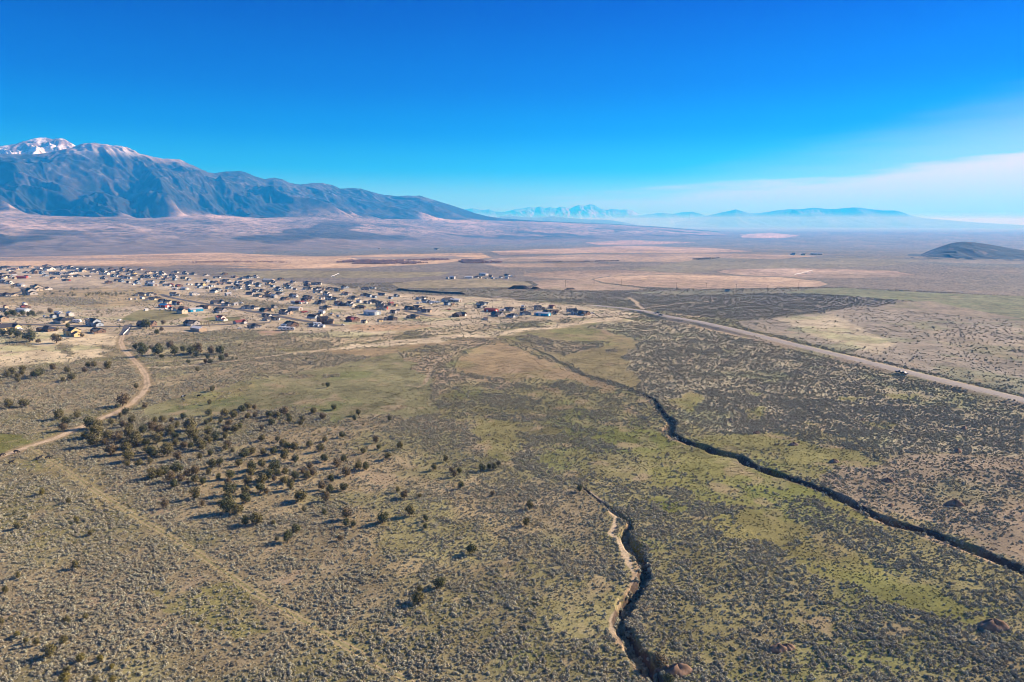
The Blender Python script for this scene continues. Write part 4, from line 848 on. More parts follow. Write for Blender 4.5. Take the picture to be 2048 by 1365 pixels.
# ------------------------------------------------------------------ spoil heaps along the brush field
def mound_mesh(i):
    rg = np.random.default_rng(600 + i); n, m = 26, 8; V = []; 
    prof = [1.0, .86, .68, .5, .33, .2, .1, 0.0]
    for j, q in enumerate(prof):
        for k in range(n):
            a = 2 * math.pi * k / n; w = 1 + .22 * math.sin(2 * a + i) + .12 * math.sin(5 * a + 2 * i)
            V.append((q * w * math.cos(a), q * w * .8 * math.sin(a), (1 - q * q) * .72 * (1 + .25 * math.sin(3 * a + 2 * i)) + .16 * (rg.random() - .5) * (j > 0) - .15 * (j == 0)))
    Fc = [(j * n + k, j * n + (k + 1) % n, (j + 1) * n + (k + 1) % n, (j + 1) * n + k) for j in range(m - 1) for k in range(n)]
    return mesh_np('dirt_mound', V, Fc, MOUND_MAT, smooth=True)
MOUND_MAT = mat_simple('dark reddish dirt', (0.230, 0.155, 0.108), 1.0, 0.35, 2.5, 0.05)
MM = [mound_mesh(i) for i in range(3)]
for j, (px, py, w, lab) in enumerate(((1460, 841, 9, 'small grey dirt mound at the near edge of the brush field'), (1512, 867, 14, 'low dirt mound between the brush field and green grass'), (1586, 890.5, 18, 'long dark dirt mound on the green grass'), (1668, 925, 18, 'dirt mound with a reddish tail at the end of the green grass'),
      (1725, 840.5, 10, 'dark dirt mound inside the grey brush field'), (1791, 866, 11, 'small conical dirt mound inside the grey brush field'), (1915, 904, 17, 'rounded grey dirt mound on brown ground at right'), (1773, 963, 20, 'pale tan dirt mound on brown ground'), (1908, 1010, 28, 'broad dark dirt mound above the gully at right'),
      (1928, 858, 14, 'faint dirt mound near the far end of the brush field'), (1985, 1256, 44, 'long eroded dirt mound at the lower right'), (1555, 1300, 34, 'left half of the split reddish dirt mound in foreground brush'), (1574, 1297, 26, 'right half of the split reddish dirt mound in foreground brush'), (1355, 1345, 50, 'big tan dirt mound on the gully rim at the bottom'), (1332, 1341, 28, 'darker dirt mound on the gully rim at the bottom'), (1782, 1012, 12, 'low dark mound of dug earth above the gully'))):
    p = at(px, py); s = w * .5 * (p - cam.location).length / F_PX
    o = obj('dirt_mound', MM[j % 3], None, p); o.scale = (s, s * .9, s * .78); o.rotation_euler = (0, 0, j * 0.35 % 0.8 - .4); tag(o, lab, 'dirt mound', 'spoil heaps in the brush')
# ------------------------------------------------------------------ roads
ASPHALT = mat_simple('worn pale asphalt', (0.27, 0.245, 0.225), 0.9, 0.12, 0.4)
STREET = mat_simple('grey street asphalt', (0.105, 0.100, 0.098), 0.9, 0.15, 0.3)
YELLOW = mat_simple('faded yellow paint', (0.38, 0.29, 0.10), 0.9, 0.2, 2)
WHITEP = mat_simple('faded white paint', (0.48, 0.46, 0.42), 0.9, 0.2, 2)
def ribbon(pts, off0, off1, lift, mat, name, step=4.0, parent=None, dash=None):
    P = [np.array(p) for p in pts]; L = [0.0]
    for a, b in zip(P, P[1:]): L.append(L[-1] + np.linalg.norm(b - a))
    n = int(L[-1] / step) + 2; s = np.linspace(0, L[-1], n)
    x = np.interp(s, L, [p[0] for p in P]); y = np.interp(s, L, [p[1] for p in P])
    k = 9; xs = np.convolve(np.pad(x, k, 'edge'), np.ones(2 * k + 1) / (2 * k + 1), 'valid'); ys = np.convolve(np.pad(y, k, 'edge'), np.ones(2 * k + 1) / (2 * k + 1), 'valid')
    tx, ty = np.gradient(xs), np.gradient(ys); l = np.hypot(tx, ty); nx, ny = -ty / l, tx / l
    q = np.linspace(off0, off1, 5 if off1 - off0 > 1 else 2)
    X = xs[:, None] + nx[:, None] * q; Y = ys[:, None] + ny[:, None] * q
    Z = np.maximum(height(X.ravel(), Y.ravel()).reshape(X.shape), height(xs, ys)[:, None]) + lift
    Fc = grid_faces(n, len(q))
    if dash: Fc = Fc[(np.arange(len(Fc)) // (len(q) - 1)) % dash[1] < dash[0]]
    me = mesh_np(name, np.stack([X, Y, Z], -1).reshape(-1, 3), Fc, mat)
    return obj(name, me, parent)
road = tag(ribbon(ROAD, -3.6, 3.6, 0.10, ASPHALT, 'road'), kind='structure')
for nm, o0, o1, m, d in (('centre_line', -.09, .09, YELLOW, (2, 5)), ('edge_line', 3.05, 3.2, WHITEP, None), ('edge_line', -3.2, -3.05, WHITEP, None)): ribbon(ROAD, o0, o1, 0.112, m, nm, 3.0, road, d)
for p_, w_ in ((STREET_A, 3.6), (STREET_B, 3.2), (STREET_C, 3.6), (STREET_D, 3.4), (STREET_E, 3.4)): tag(ribbon(p_, -w_, w_, 0.16, STREET, 'street'), kind='structure')

# ------------------------------------------------------------------ houses
def box(x0, x1, y0, y1, z0, z1):
    v = [(x0, y0, z0), (x1, y0, z0), (x1, y1, z0), (x0, y1, z0), (x0, y0, z1), (x1, y0, z1), (x1, y1, z1), (x0, y1, z1)]
    return v, [(0, 3, 2, 1), (4, 5, 6, 7), (0, 1, 5, 4), (1, 2, 6, 5), (2, 3, 7, 6), (3, 0, 4, 7)]
def slab(a, b, c, d, t=.22):
    q = [Vector(p) for p in (a, b, c, d)]; n = (q[1] - q[0]).cross(q[3] - q[0]).normalized() * t
    if n.z < 0: n = -n; q = q[::-1]
    v = [tuple(p) for p in q] + [tuple(p + n) for p in q]
    return v, [(3, 2, 1, 0), (4, 5, 6, 7), (0, 1, 5, 4), (1, 2, 6, 5), (2, 3, 7, 6), (3, 0, 4, 7)]
def gable_x(x0, x1, y0, y1, z0, rise, o=.5):       # ridge along x: (gable walls, roof slabs)
    ym = (y0 + y1) / 2; k = rise / (ym - y0); e = o * k
    w = ([(x0, y0, z0), (x0, y1, z0), (x0, ym, z0 + rise), (x1, y0, z0), (x1, y1, z0), (x1, ym, z0 + rise)], [(0, 2, 1, 1), (3, 4, 5, 5)])
    r = join(slab((x0 - o, y0 - o, z0 - e), (x1 + o, y0 - o, z0 - e), (x1 + o, ym, z0 + rise), (x0 - o, ym, z0 + rise)),
             slab((x1 + o, y1 + o, z0 - e), (x0 - o, y1 + o, z0 - e), (x0 - o, ym + .01, z0 + rise), (x1 + o, ym + .01, z0 + rise)))
    return w, r
def swap(vf): return [(y, x, z) for x, y, z in vf[0]], [q[::-1] for q in vf[1]]
def gable_y(x0, x1, y0, y1, z0, rise, o=.5):
    w, r = gable_x(y0, y1, x0, x1, z0, rise, o); return swap(w), swap(r)
def hip(x0, x1, y0, y1, z0, rise, o=.6):
    x0 -= o; x1 += o; y0 -= o; y1 += o; ym = (y0 + y1) / 2; h = min(ym - y0, (x1 - x0) * .42)
    v = [(x0, y0, z0), (x1, y0, z0), (x1, y1, z0), (x0, y1, z0), (x0, y0, z0 + .2), (x1, y0, z0 + .2), (x1, y1, z0 + .2), (x0, y1, z0 + .2), (x0 + h, ym, z0 + rise), (x1 - h, ym, z0 + rise)]
    return v, [(0, 3, 2, 1), (0, 1, 5, 4), (1, 2, 6, 5), (2, 3, 7, 6), (3, 0, 4, 7), (4, 5, 9, 8), (6, 7, 8, 9), (5, 6, 9, 9), (7, 4, 8, 8)]
def mesh_vf(name, vf):
    V, Fc = vf; me = bpy.data.meshes.new(name); me.from_pydata(V, [], [tuple(dict.fromkeys(f)) for f in Fc]); me.update(); me.materials.append(None); return me
def win_front(xc, y, z, w=1.5, h=1.3): return box(xc - w / 2, xc + w / 2, y - .07, y + .03, z, z + h)
def win_side(x, yc, z, w=1.5, h=1.3): s = 1 if x > 0 else -1; return box(min(x - .03 * s, x + .07 * s), max(x - .03 * s, x + .07 * s), yc - w / 2, yc + w / 2, z, z + h)
PROTO = {}
def proto(kind, walls, roof, garage=(), windows=(), doors=(), chim=()):
    PROTO[kind] = dict(wall=[mesh_vf('wall', walls)], roof=[mesh_vf('roof', roof)], garage_door=[mesh_vf('garage_door', g) for g in garage], window=[mesh_vf('window', w) for w in windows], door=[mesh_vf('door', d) for d in doors], chimney=[mesh_vf('chimney', c) for c in chim])
gA, rA = gable_x(-9, 9, -5.5, 5.5, 3.1, 3.0); gA2, rA2 = gable_y(1.5, 8.5, -9.5, 0, 3.1, 2.3)
proto('gabled', join(box(-9, 9, -5.5, 5.5, -1.2, 3.1), gA, box(1.5, 8.5, -9.5, -5.5, -1.2, 3.1), gA2), join(rA, rA2), [win_front(5, -9.5, .1, 4.9, 2.3)],
      [win_front(-6.6, -5.5, .95, 2.0), win_front(-3.2, -5.5, .95, 2.0), win_side(9, 1.5, .95, 1.8), win_side(9, 3.0, 3.6, 1.2, 1.1), win_side(-9, -1, .95, 1.8)], [win_front(-.4, -5.5, .05, 1.1, 2.15)], [box(-5.2, -4.2, .6, 1.6, 3.5, 7.0)])
gB, rB = gable_y(-8.4, -1.4, -9, 0, 3.1, 2.2)
proto('hipped', join(box(-9.5, 9.5, -6, 6, -1.2, 3.1), box(-8.4, -1.4, -9, -6, -1.2, 3.1), gB), join(hip(-9.5, 9.5, -6, 6, 3.1, 3.4), rB), [win_front(-4.9, -9, .1, 4.9, 2.3)],
      [win_front(3.4, -6, .95, 2.2), win_front(7.0, -6, .95, 2.0), win_side(9.5, -2, .95, 1.8), win_side(9.5, 2.6, .95, 1.8), win_side(-9.5, 2, .95, 1.8)], [win_front(.6, -6, .05, 1.1, 2.15)])
gC, rC = gable_x(-6.5, 6.5, -5, 5, 5.8, 2.9); gC2, rC2 = gable_x(6.5, 13, -5.6, 3.4, 2.9, 2.0); gC3, rC3 = gable_y(-5.6, -.6, -7, 0, 5.8, 1.9)
proto('two storey', join(box(-6.5, 6.5, -5, 5, -1.2, 5.8), gC, box(6.5, 13, -5.6, 3.4, -1.2, 2.9), gC2, box(-5.6, -.6, -7, -5, -1.2, 5.8), gC3), join(rC, rC2, rC3), [win_front(9.8, -5.6, .1, 4.9, 2.3)],
      [win_front(-3.1, -7, .95, 2.4), win_front(-3.1, -7, 3.8, 1.8), win_front(4.2, -5, 3.8, 1.6), win_side(6.5, 0, 3.9, 1.5), win_side(-6.5, 0, 3.8, 1.5), win_side(13, -1, .95, 1.5)], [win_front(1.2, -5, .05, 1.1, 2.15)])
gD, rD = gable_x(-12, 12, -6.5, 6.5, 4.6, 2.0, .35)
proto('metal', join(box(-12, 12, -6.5, 6.5, -1.2, 4.6), gD), rD, [win_front(-5, -6.5, .05, 4.2, 3.8), win_side(12, 0, .05, 4.6, 4.0)], [win_front(5, -6.5, 1.2, 1.4, 1.0)], [win_front(1, -6.5, .05, 1.1, 2.15)])
gS, rS = gable_x(-3.2, 3.2, -2.2, 2.2, 2.5, 1.1, .25)
proto('shed', join(box(-3.2, 3.2, -2.2, 2.2, -.8, 2.5), gS), rS, [], [], [win_front(0, -2.2, .05, 1.8, 2.1)])
W_COL = dict(w=('white', (.62, .60, .56)), p=('pale grey', (.40, .385, .36)), c=('cream', (.58, .50, .37)), t=('tan', (.40, .31, .22)), g=('grey', (.32, .31, .31)), r=('red', (.36, .06, .045)), b=('blue-grey', (.34, .40, .47)), n=('brown', (.17, .115, .085)), y=('yellowish', (.60, .48, .25)), B=('bright blue', (.03, .30, .52)))
R_COL = dict(d=('dark grey', (.045, .045, .052)), n=('brown', (.145, .100, .080)), r=('dark red', (.20, .055, .055)), m=('pale metal', (.42, .43, .44)), g=('grey', (.22, .22, .22)), b=('blue', (.03, .19, .42)), w=('white', (.66, .65, .63)))
W_MAT = {k: mat_simple(n + ' siding', c, .85, .06, 1.5, .2) for k, (n, c) in W_COL.items()}
R_MAT = {k: mat_simple(n + ' roofing', c, .85 if k not in 'mw' else .5, .16, 2.5, .2) for k, (n, c) in R_COL.items()}
GLASS = mat_simple('dark window glass', (.03, .035, .045), .15, .1, 2, .5); GDOOR = {True: mat_simple('white garage door', (.70, .68, .64), .7, .04, 3), False: mat_simple('brown garage door', (.22, .15, .10), .7, .05, 3)}
DOORM = mat_simple('dark front door', (.10, .05, .035), .6); BRICKM = mat_simple('chimney brick', (.28, .17, .13), .9, .2, 4)
# x, ground y, width, wall, roof in five enlargements
HS = [(0, 525, 10.24, "70,148,140,w,d 205,175,90,g,d 530,120,110,w,d 440,120,80,w,n 760,190,150,g,d 545,220,80,b,d 640,220,60,w,d 975,110,150,g,d 1010,165,170,w,d 1280,120,100,g,d 1350,125,60,w,d 1290,170,60,c,d 1500,140,60,w,d 1570,140,60,w,d 1590,190,90,g,d 1700,195,130,c,d 1870,160,90,w,d 1930,215,110,w,d 2020,200,60,g,d 870,235,110,b,d 1100,245,120,g,d 1190,250,70,w,m 1355,245,85,b,d 1430,245,60,w,d 1600,295,120,g,d 1720,300,40,w,m 1790,295,90,g,d 1470,305,40,w,m 70,330,120,c,d 170,325,90,g,d 300,290,60,w,m 455,330,150,r,r 300,345,60,t,n 80,430,110,g,d 200,440,90,w,d 40,380,90,b,d 60,265,120,g,d 360,480,110,n,d 450,490,110,w,m 1360,380,80,n,d 1420,380,40,r,r 770,580,220,c,d 620,660,240,w,d 990,560,130,w,d 140,690,170,w,d 300,690,100,c,d 510,880,80,w,m 520,940,150,n,r 120,940,80,c,r 45,1020,120,g,d 480,1010,170,b,m"),
 (200, 525, 10.24, "65,180,90,b,d 70,250,150,w,d 320,180,80,g,d 400,220,80,g,d 230,200,80,w,d 690,205,110,w,d 590,195,80,c,d 1040,215,90,w,d 1110,215,80,w,d 1270,225,70,g,d 1915,250,110,w,d 590,260,90,b,d 690,245,70,y,d 700,285,80,g,d 280,300,70,b,d 350,300,60,w,d 460,310,70,w,d 540,330,70,b,d 620,340,60,w,d 955,320,90,b,d 1020,320,70,w,d 1150,295,80,g,d 1370,310,60,g,d 1540,310,90,w,d 1350,355,90,g,n 1530,370,70,b,d 1690,335,60,n,d 1745,340,70,c,d 1820,370,70,b,d 1210,340,70,w,n 90,345,100,g,d 40,345,60,w,d 360,385,80,g,d 440,400,80,b,d 760,435,80,b,d 590,430,70,w,d 690,465,40,w,m 830,365,70,g,d 1020,415,110,b,d 1090,480,200,w,m 960,470,60,b,d 1370,485,80,b,d 1440,480,100,t,r 1300,430,90,g,d 1620,500,100,n,r 1750,560,130,w,m 1530,565,80,w,m 1870,470,40,w,m 1800,465,50,w,m 2000,480,80,b,d 2030,530,60,b,d 1500,520,50,t,n 830,680,170,c,d 1030,690,110,w,d 1050,772,130,c,d 1165,760,110,t,d 1290,810,100,b,d 1400,840,170,c,d 1545,860,100,b,d 1630,870,90,t,r 1500,690,110,b,d 1910,680,100,w,g 1330,920,130,r,b 620,765,50,w,m 740,765,40,w,m 865,750,70,w,m 945,990,60,w,m 1470,980,100,w,d 1690,990,240,c,n 1960,1005,180,B,m 180,430,130,n,d 1690,1045,190,c,d"),
 (0, 590, 10.24, "150,715,290,y,d 980,740,250,n,d 1500,830,300,y,d 2010,770,230,n,d 1290,570,290,c,d 1560,570,80,w,m 1930,630,270,b,d 1090,465,90,b,d 1190,405,100,w,m 1250,450,120,w,m 925,460,40,w,m 1440,430,120,w,m 60,540,120,t,d 1240,372,60,w,m"),
 (200, 590, 10.24, "960,640,280,n,d 1880,615,250,g,d 2020,735,270,t,w"),
 (400, 525, 10.24, "130,385,110,b,d 250,425,80,b,d 350,425,80,t,d 500,390,80,w,d 160,430,60,w,m 60,475,80,y,d 10,520,70,b,d 220,505,70,b,d 280,500,50,w,d 150,540,80,w,m 590,445,80,g,d 750,415,60,b,d 850,430,110,w,d 740,465,80,b,d 770,495,70,c,d 610,535,90,b,d 760,550,90,b,d 1000,325,150,b,d 1410,400,210,c,m 985,435,80,g,d 1050,440,60,w,d 1190,460,110,b,d 1190,500,80,b,d 1400,470,90,c,n 1490,510,80,b,d 1010,560,130,g,d 980,500,80,w,d 1160,600,110,b,d 1260,600,110,t,d 1620,550,120,b,d 1810,535,90,b,d 1730,540,60,c,d 1940,565,60,b,d 1030,660,120,g,d 1200,700,120,c,d 1640,665,120,g,d 1370,715,100,n,d 1520,730,120,w,m 580,685,100,w,m 1740,770,150,n,d 1920,695,130,g,d 290,615,110,w,d 360,575,90,b,d 460,605,40,t,n 550,600,50,t,n 1960,720,80,w,m 1890,410,60,w,m 2010,845,90,n,r 1910,840,80,g,m"),
 (400, 590, 10.24, "350,180,200,g,d 570,215,170,w,d 730,215,80,w,m 850,190,60,w,m 430,350,230,g,d 960,278,120,b,d 1100,285,170,w,d 1320,335,170,n,d 1450,330,100,t,n 1520,270,100,g,d 1720,392,160,g,d 1825,392,110,t,d 1330,450,100,g,d 1410,455,90,w,d 1400,520,130,w,d 1580,520,90,w,d 1960,312,160,w,m 815,590,180,w,r 430,525,130,w,r 1130,672,190,w,d 1870,642,270,n,d 1735,665,110,b,m 150,282,100,t,n 60,272,160,n,d"),
 (600, 560, 10.24, "150,70,120,w,d 300,100,120,b,d 395,100,80,w,d 140,195,110,b,d 220,200,60,c,d 410,195,110,g,d 620,200,150,c,d 320,230,90,b,d 480,215,60,t,n 760,230,90,b,d 840,235,80,y,d 920,170,90,b,d 1340,205,170,b,d 1460,185,60,b,d 1530,185,60,w,m 910,295,70,n,d 955,297,80,t,n 1340,330,110,g,d 1415,350,90,b,d 1520,370,80,b,d 1650,315,80,b,d 1720,318,80,w,d 1970,345,80,b,d 2030,345,60,c,d 1860,390,80,b,d 150,380,170,g,d 120,440,160,n,d 250,385,60,w,d 450,395,90,w,d 590,415,130,b,d 710,412,110,w,d 420,495,130,g,d 860,525,140,n,d 40,490,90,w,r 120,485,60,w,m 1210,465,90,w,m 1350,485,80,g,d 1430,490,60,w,d 1240,580,130,n,d 1640,610,120,g,d 1735,605,110,r,d 1860,520,110,n,r 1960,540,70,y,n 1480,712,310,b,m 540,597,210,c,d 450,690,110,w,m 270,780,150,b,d 400,745,90,c,d 470,890,290,n,d 650,885,80,t,n 1080,840,240,n,r 1320,882,100,c,d 1640,857,90,y,d 1870,815,180,n,d 1920,682,110,g,d 2010,642,60,w,d 360,962,90,w,m 250,962,100,b,d 460,972,90,w,m 790,762,40,w,m 650,727,50,t,m"),
 (780, 560, 10.24, "620,402,150,b,d 720,382,60,n,d 715,467,110,b,d 795,467,80,w,d 1180,442,220,b,d 1350,447,120,w,w 1170,517,110,b,d 1285,522,70,t,n 1870,507,120,b,d 1985,500,70,w,d 1840,577,100,g,d 1945,582,70,c,d 400,605,170,n,d 550,612,170,t,d 690,662,150,g,d 795,664,100,t,d 480,782,220,t,d 1400,747,250,n,d 2035,642,60,r,r 1970,822,50,w,n 580,487,40,w,m"),
 (960, 560, 8.192, "185,522,110,r,r 290,587,190,g,d 480,502,110,g,d 530,607,120,b,d 745,572,140,b,d 945,492,140,w,d 1115,547,110,n,d 1180,467,90,t,r 1235,542,90,t,n 1505,522,110,b,d 1550,567,120,b,d 1690,572,190,n,d 705,507,80,n,d 90,652,60,w,n 930,582,70,w,m 1040,587,70,B,m 380,512,60,w,m 705,447,50,w,m"),
 (870, 530, 11.378, "1110,240,200,w,m 830,300,70,b,d 770,307,130,w,m 950,300,110,g,d 400,322,110,w,m 290,317,60,w,m 1165,322,40,w,m 1310,322,70,w,m 1390,327,50,w,m 1035,307,60,c,d 1500,302,70,b,d 1650,252,90,w,d 1755,267,60,w,m 1640,312,70,w,m 1270,282,80,t,n"),
 (660, 460, 6.827, "375,140,30,w,m 415,140,35,w,m 490,140,30,w,m 565,140,30,w,m 660,165,40,w,d 530,250,40,b,d 580,250,30,w,m 675,258,25,w,m 430,255,35,w,m 1455,270,60,g,d"),
 (1380, 500, 5.12, "1270,50,60,w,m 1330,50,50,w,m 1160,55,50,b,d 1060,52,40,b,d 385,428,40,b,d")]
def house_zone(px, py):
    if py < 512: return 'on the far tan plain'
    if 870 < px < 1060 and py < 562: return 'in the hamlet by the willows'
    if px > 1300: return 'by the pivot fields'
    if py < 541 and px < 260: return "in the village's far left row"
    if py < 556 and px < 210: return "in the village's second left row"
    if py < 552: return "in the village's far row"
    if py < 575 and px < 130: return 'near the cul-de-sac at left'
    if px < 130: return 'on the left by the juniper clump'
    if py < 566 and px < 300: return 'behind the juniper hedge'
    if py < 566 and px < 460: return "in the village's back middle"
    if py < 568: return "on the village's far centre edge"
    if py > 640 and px < 300: return 'along the near street at left'
    if py > 640 and px < 480: return 'by the bare poplars'
    if py > 630 and px < 660: return 'along the near street at centre'
    if px < 360: return 'left of the curving street'
    if px < 480: return 'just below the curving street'
    if px < 600 and py < 600: return "in the village's middle rows"
    if px < 600: return 'beside the lower curving street'
    if py < 590 and px < 760: return 'left of the dark berm'
    if px < 740 and py < 612: return 'in the crowded centre right'
    if px < 740: return 'in the near right rows'
    if px < 800 and py < 620: return 'right of the long blue barn'
    if px < 800: return 'in front of the long blue barn'
    if py < 612: return 'below the dark berm'
    if px < 900: return 'on the short street at right'
    if px < 1000: return 'left of the red roofed house'
    return "at the village's right tip"
BACK = [(14, 537.5), (33, 541), (60, 537), (81, 539.5), (112, 537.5), (140, 539), (168, 538.5), (30, 548), (73, 546.5), (94, 552), (120, 549.5), (147, 547), (190, 545.5), (205, 541), (225, 539.5), (243, 541.5), (16, 555), (55, 556), (105, 557.5), (128, 556), (262, 543.5), (286, 541.5), (215, 549), (238, 551.5), (300, 548.5), (326, 549), (352, 545), (345, 552.5), (372, 549.5), (318, 556.5), (290, 555.5), (415, 553), (432, 557), (447, 550), (468, 555.5), (455, 562), (485, 559), (510, 557), (500, 565), (530, 562), (548, 567), (565, 560), (590, 566), (575, 572), (610, 572), (635, 585), (650, 592), (668, 581), (690, 590), (705, 599), (645, 606), (676, 608), (700, 612), (618, 598), (560, 583), (535, 590), (745, 606), (762, 612), (480, 574), (440, 570)]
def place_houses():
    rg = random.Random(21); items = []
    for x0, y0, k, s in HS:
        for q in s.split():
            a, b, w, wc, rc = q.split(','); px, py, wp = x0 + float(a) / k, y0 + float(b) / k, float(w) / k
            if wc == 'w' and rg.random() < .5: wc = 'p'
            p = at(px, py); wm = wp * (p - cam.location).length / F_PX
            kind = 'shed' if (rc in 'm' and wm < 9.5) or wm < 7 else 'metal' if rc in 'mwb' or (wc == 'r') else rg.choices(['gabled', 'hipped', 'two storey'], [5, 4, 3])[0]
            if wc == 'B': kind = 'metal'
            if px > 980 and 607 < py < 615 and wc == 'r': kind = 'gabled'
            items.append(dict(px=px, py=py, p=p, wm=wm, wp=wp, wc=wc, rc=rc, kind=kind))
    for px, py in BACK:
        px += rg.uniform(-4, 4); py += rg.uniform(-1.2, 1.2); wp = rg.uniform(7.5, 12.5); p = at(px, py)
        items.append(dict(px=px, py=py, p=p, wm=wp * (p - cam.location).length / F_PX, wp=wp, wc=rg.choice('ppgtcbnw'), rc=rg.choice('dddn'), kind=rg.choice(['gabled', 'hipped', 'two storey'])))
    for it in items:
        z = house_zone(it['px'], it['py']); wn, rn = W_COL[it['wc']][0], R_COL[it['rc']][0]
        what = {'shed': 'shed', 'metal': 'barn'}.get(it['kind'], 'house')
        sz = 'large ' if it['wm'] > 20 and what == 'house' else 'small ' if what == 'house' and it['wm'] < 10.5 else 'long ' if what == 'barn' and it['wm'] > 21 else ''
        kk = {'hipped': 'hipped ', 'two storey': 'two storey '}.get(it['kind'], '')
        it['base'] = f"{sz}{wn} {kk}{what} with {rn} roof {z}"; it['what'] = what
    grp = {}
    for it in items: grp.setdefault(it['base'], []).append(it)
    for b, its in grp.items():
        its.sort(key=lambda t: t['px'])
        for i, it in enumerate(its): it['label'] = b if len(its) == 1 else b + (', leftmost' if i == 0 else ', rightmost' if i == len(its) - 1 else f", {ORD[min(i, 15)]} from left")
    for it in items:
        if len(it['label'].replace(',', '').split()) > 16: it['label'] = it['label'].replace(' hipped', '').replace(' two storey', '').replace('large ', 'big ')
        if len(it['label'].replace(',', '').split()) > 16: it['label'] = it['label'].replace(' from left', '')
    span = {'gabled': 19.0, 'hipped': 20.0, 'two storey': 20.0, 'metal': 25.0, 'shed': 6.6}
    for it in items:
        kind = it['kind']; s = min(1.7, max(.6, it['wm'] / span[kind] * 1.06))
        rz = R(rg.choices([-30, 58, 150, 5], [70, 14, 6, 10])[0] + rg.uniform(-12, 12))
        name = {'house': 'house', 'barn': 'barn', 'shed': 'shed'}[it['what']]
        h = empty(name, it['p'] + Vector((0, 0, .12)), rz, s); P = PROTO[kind]
        tag(h, it['label'], it['what'], {'house': 'houses of the village', 'barn': 'barns and workshops', 'shed': 'sheds and trailers in the yards'}[it['what']])
        small = it['wp'] < 6.5; wg = rg.random() < .75; roof = None
        for part, meshes in P.items():
            if small and part in ('window', 'door', 'chimney'): continue
            for me in meshes:
                m = {'wall': W_MAT[it['wc']], 'roof': R_MAT[it['rc']], 'garage_door': GDOOR[wg], 'window': GLASS, 'door': DOORM, 'chimney': BRICKM}[part]
                o = obj(part, me, h if part != 'chimney' else roof)
                o.material_slots[0].link = 'OBJECT'; o.material_slots[0].material = m
                if part == 'roof': roof = o
    print('HOUSES', len(items))
place_houses()

# ------------------------------------------------------------------ vehicles
def car_meshes(L, W, H, truck=False):
    a = L / 2; b = W / 2; hb = H * .55
    prof = [(-a, .35), (-a, hb * .95), (-a * .62, hb), (-a * .45, H * .98), (a * .18, H), (a * .48, hb * 1.02), (a * .97, hb * .85), (a, .40)]
    if truck: prof = [(-a, .45), (-a, hb), (-a * .12, hb), (-a * .08, H), (a * .30, H), (a * .52, hb * 1.02), (a * .97, hb * .9), (a, .45)]
    n = len(prof); tw = [b if z < hb * 1.05 else b * .80 for _, z in prof]
    V = [(x, -w, z) for (x, z), w in zip(prof, tw)] + [(x, w, z) for (x, z), w in zip(prof, tw)]
    body = (V, [tuple(range(n)), tuple(range(2 * n - 1, n - 1, -1))] + [(i, i + n, (i + 1) % n + n, (i + 1) % n) for i in range(n)])
    gx0, gx1 = (-a * .40, a * .40) if not truck else (-a * .05, a * .40)
    glass = join(*[box(gx0, gx1, s * b * .86 - .03, s * b * .86 + .03, hb * 1.1, H * .90) for s in (-1, 1)])
    def wheel(x, s):
        V = [(x + .34 * math.cos(t) , s * b + e, .34 + .34 * math.sin(t)) for e in (-.11, .11) for t in [2 * math.pi * i / 14 for i in range(14)]]
        return V, [tuple(range(14)), tuple(range(27, 13, -1))] + [(i, i + 14, (i + 1) % 14 + 14, (i + 1) % 14) for i in range(14)]
    def mk(nm, vf): me = bpy.data.meshes.new(nm); me.from_pydata(vf[0], [], vf[1]); me.update(); me.materials.append(None); return me
    return mk('body', body), mk('side_window', glass), [mk('wheel', wheel(x, s)) for x in (-a * .62, a * .62) for s in (-1, 1)]
CARS = {'car': car_meshes(4.7, 1.9, 1.5), 'truck': car_meshes(5.7, 2.0, 1.85, True)}
def trailer_meshes():
    def mk(nm, vf): me = bpy.data.meshes.new(nm); me.from_pydata(vf[0], [], vf[1]); me.update(); me.materials.append(None); return me
    prof = [(-4, .6), (-4, 2.9), (-3.6, 3.1), (3.2, 3.1), (4.1, 2.2), (4.0, .6)]; n = len(prof)
    V = [(x, -1.2, z) for x, z in prof] + [(x, 1.2, z) for x, z in prof]
    return mk('body', (V, [tuple(range(n)), tuple(range(2 * n - 1, n - 1, -1))] + [(i, i + n, (i + 1) % n + n, (i + 1) % n) for i in range(n)])), mk('side_window', join(box(-2.5, -1.0, -1.25, -1.18, 1.6, 2.4), box(1.0, 2.4, -1.25, -1.18, 1.6, 2.4))), CARS['car'][2][:0] + [mk('wheel', box(-1.2, -.4, -1.2, -1.0, 0, .75)), mk('wheel', box(-1.2, -.4, 1.0, 1.2, 0, .75))]
CARS['trailer'] = trailer_meshes()
PAINT = {k: mat_simple(k + ' paint', c, .35, .03, 2, .5) for k, c in dict(white=(.75, .75, .74), black=(.02, .02, .024), silver=(.5, .5, .51), red=(.45, .03, .025), blue=(.05, .12, .32)).items()}
TYRE = mat_simple('tyre rubber', (.02, .02, .02), .9)
def vehicle(kind, colr, px, py, rz, label):
    p = at(px, py); body, win, wheels = CARS[kind]
    t = empty('parked_trailer' if kind == 'trailer' else 'pickup_truck' if kind == 'truck' else 'car', p + Vector((0, 0, .14)), R(rz)); tag(t, label, 'trailer' if kind == 'trailer' else 'pickup' if kind == 'truck' else 'car', 'parked vehicles' if 'parked' in label else 'vehicles on the road')
    for nm, me, m in [('body', body, PAINT[colr]), ('side_window', win, GLASS)] + [('wheel', w, TYRE) for w in wheels]:
        o = obj(nm, me, t); o.material_slots[0].link = 'OBJECT'; o.material_slots[0].material = m
vehicle('truck', 'black', 1799, 746.5, -66, 'black pickup leading the pair on the paved road'); vehicle('car', 'black', 1808.3, 748.6, -66, 'black car following the pickup on the paved road')
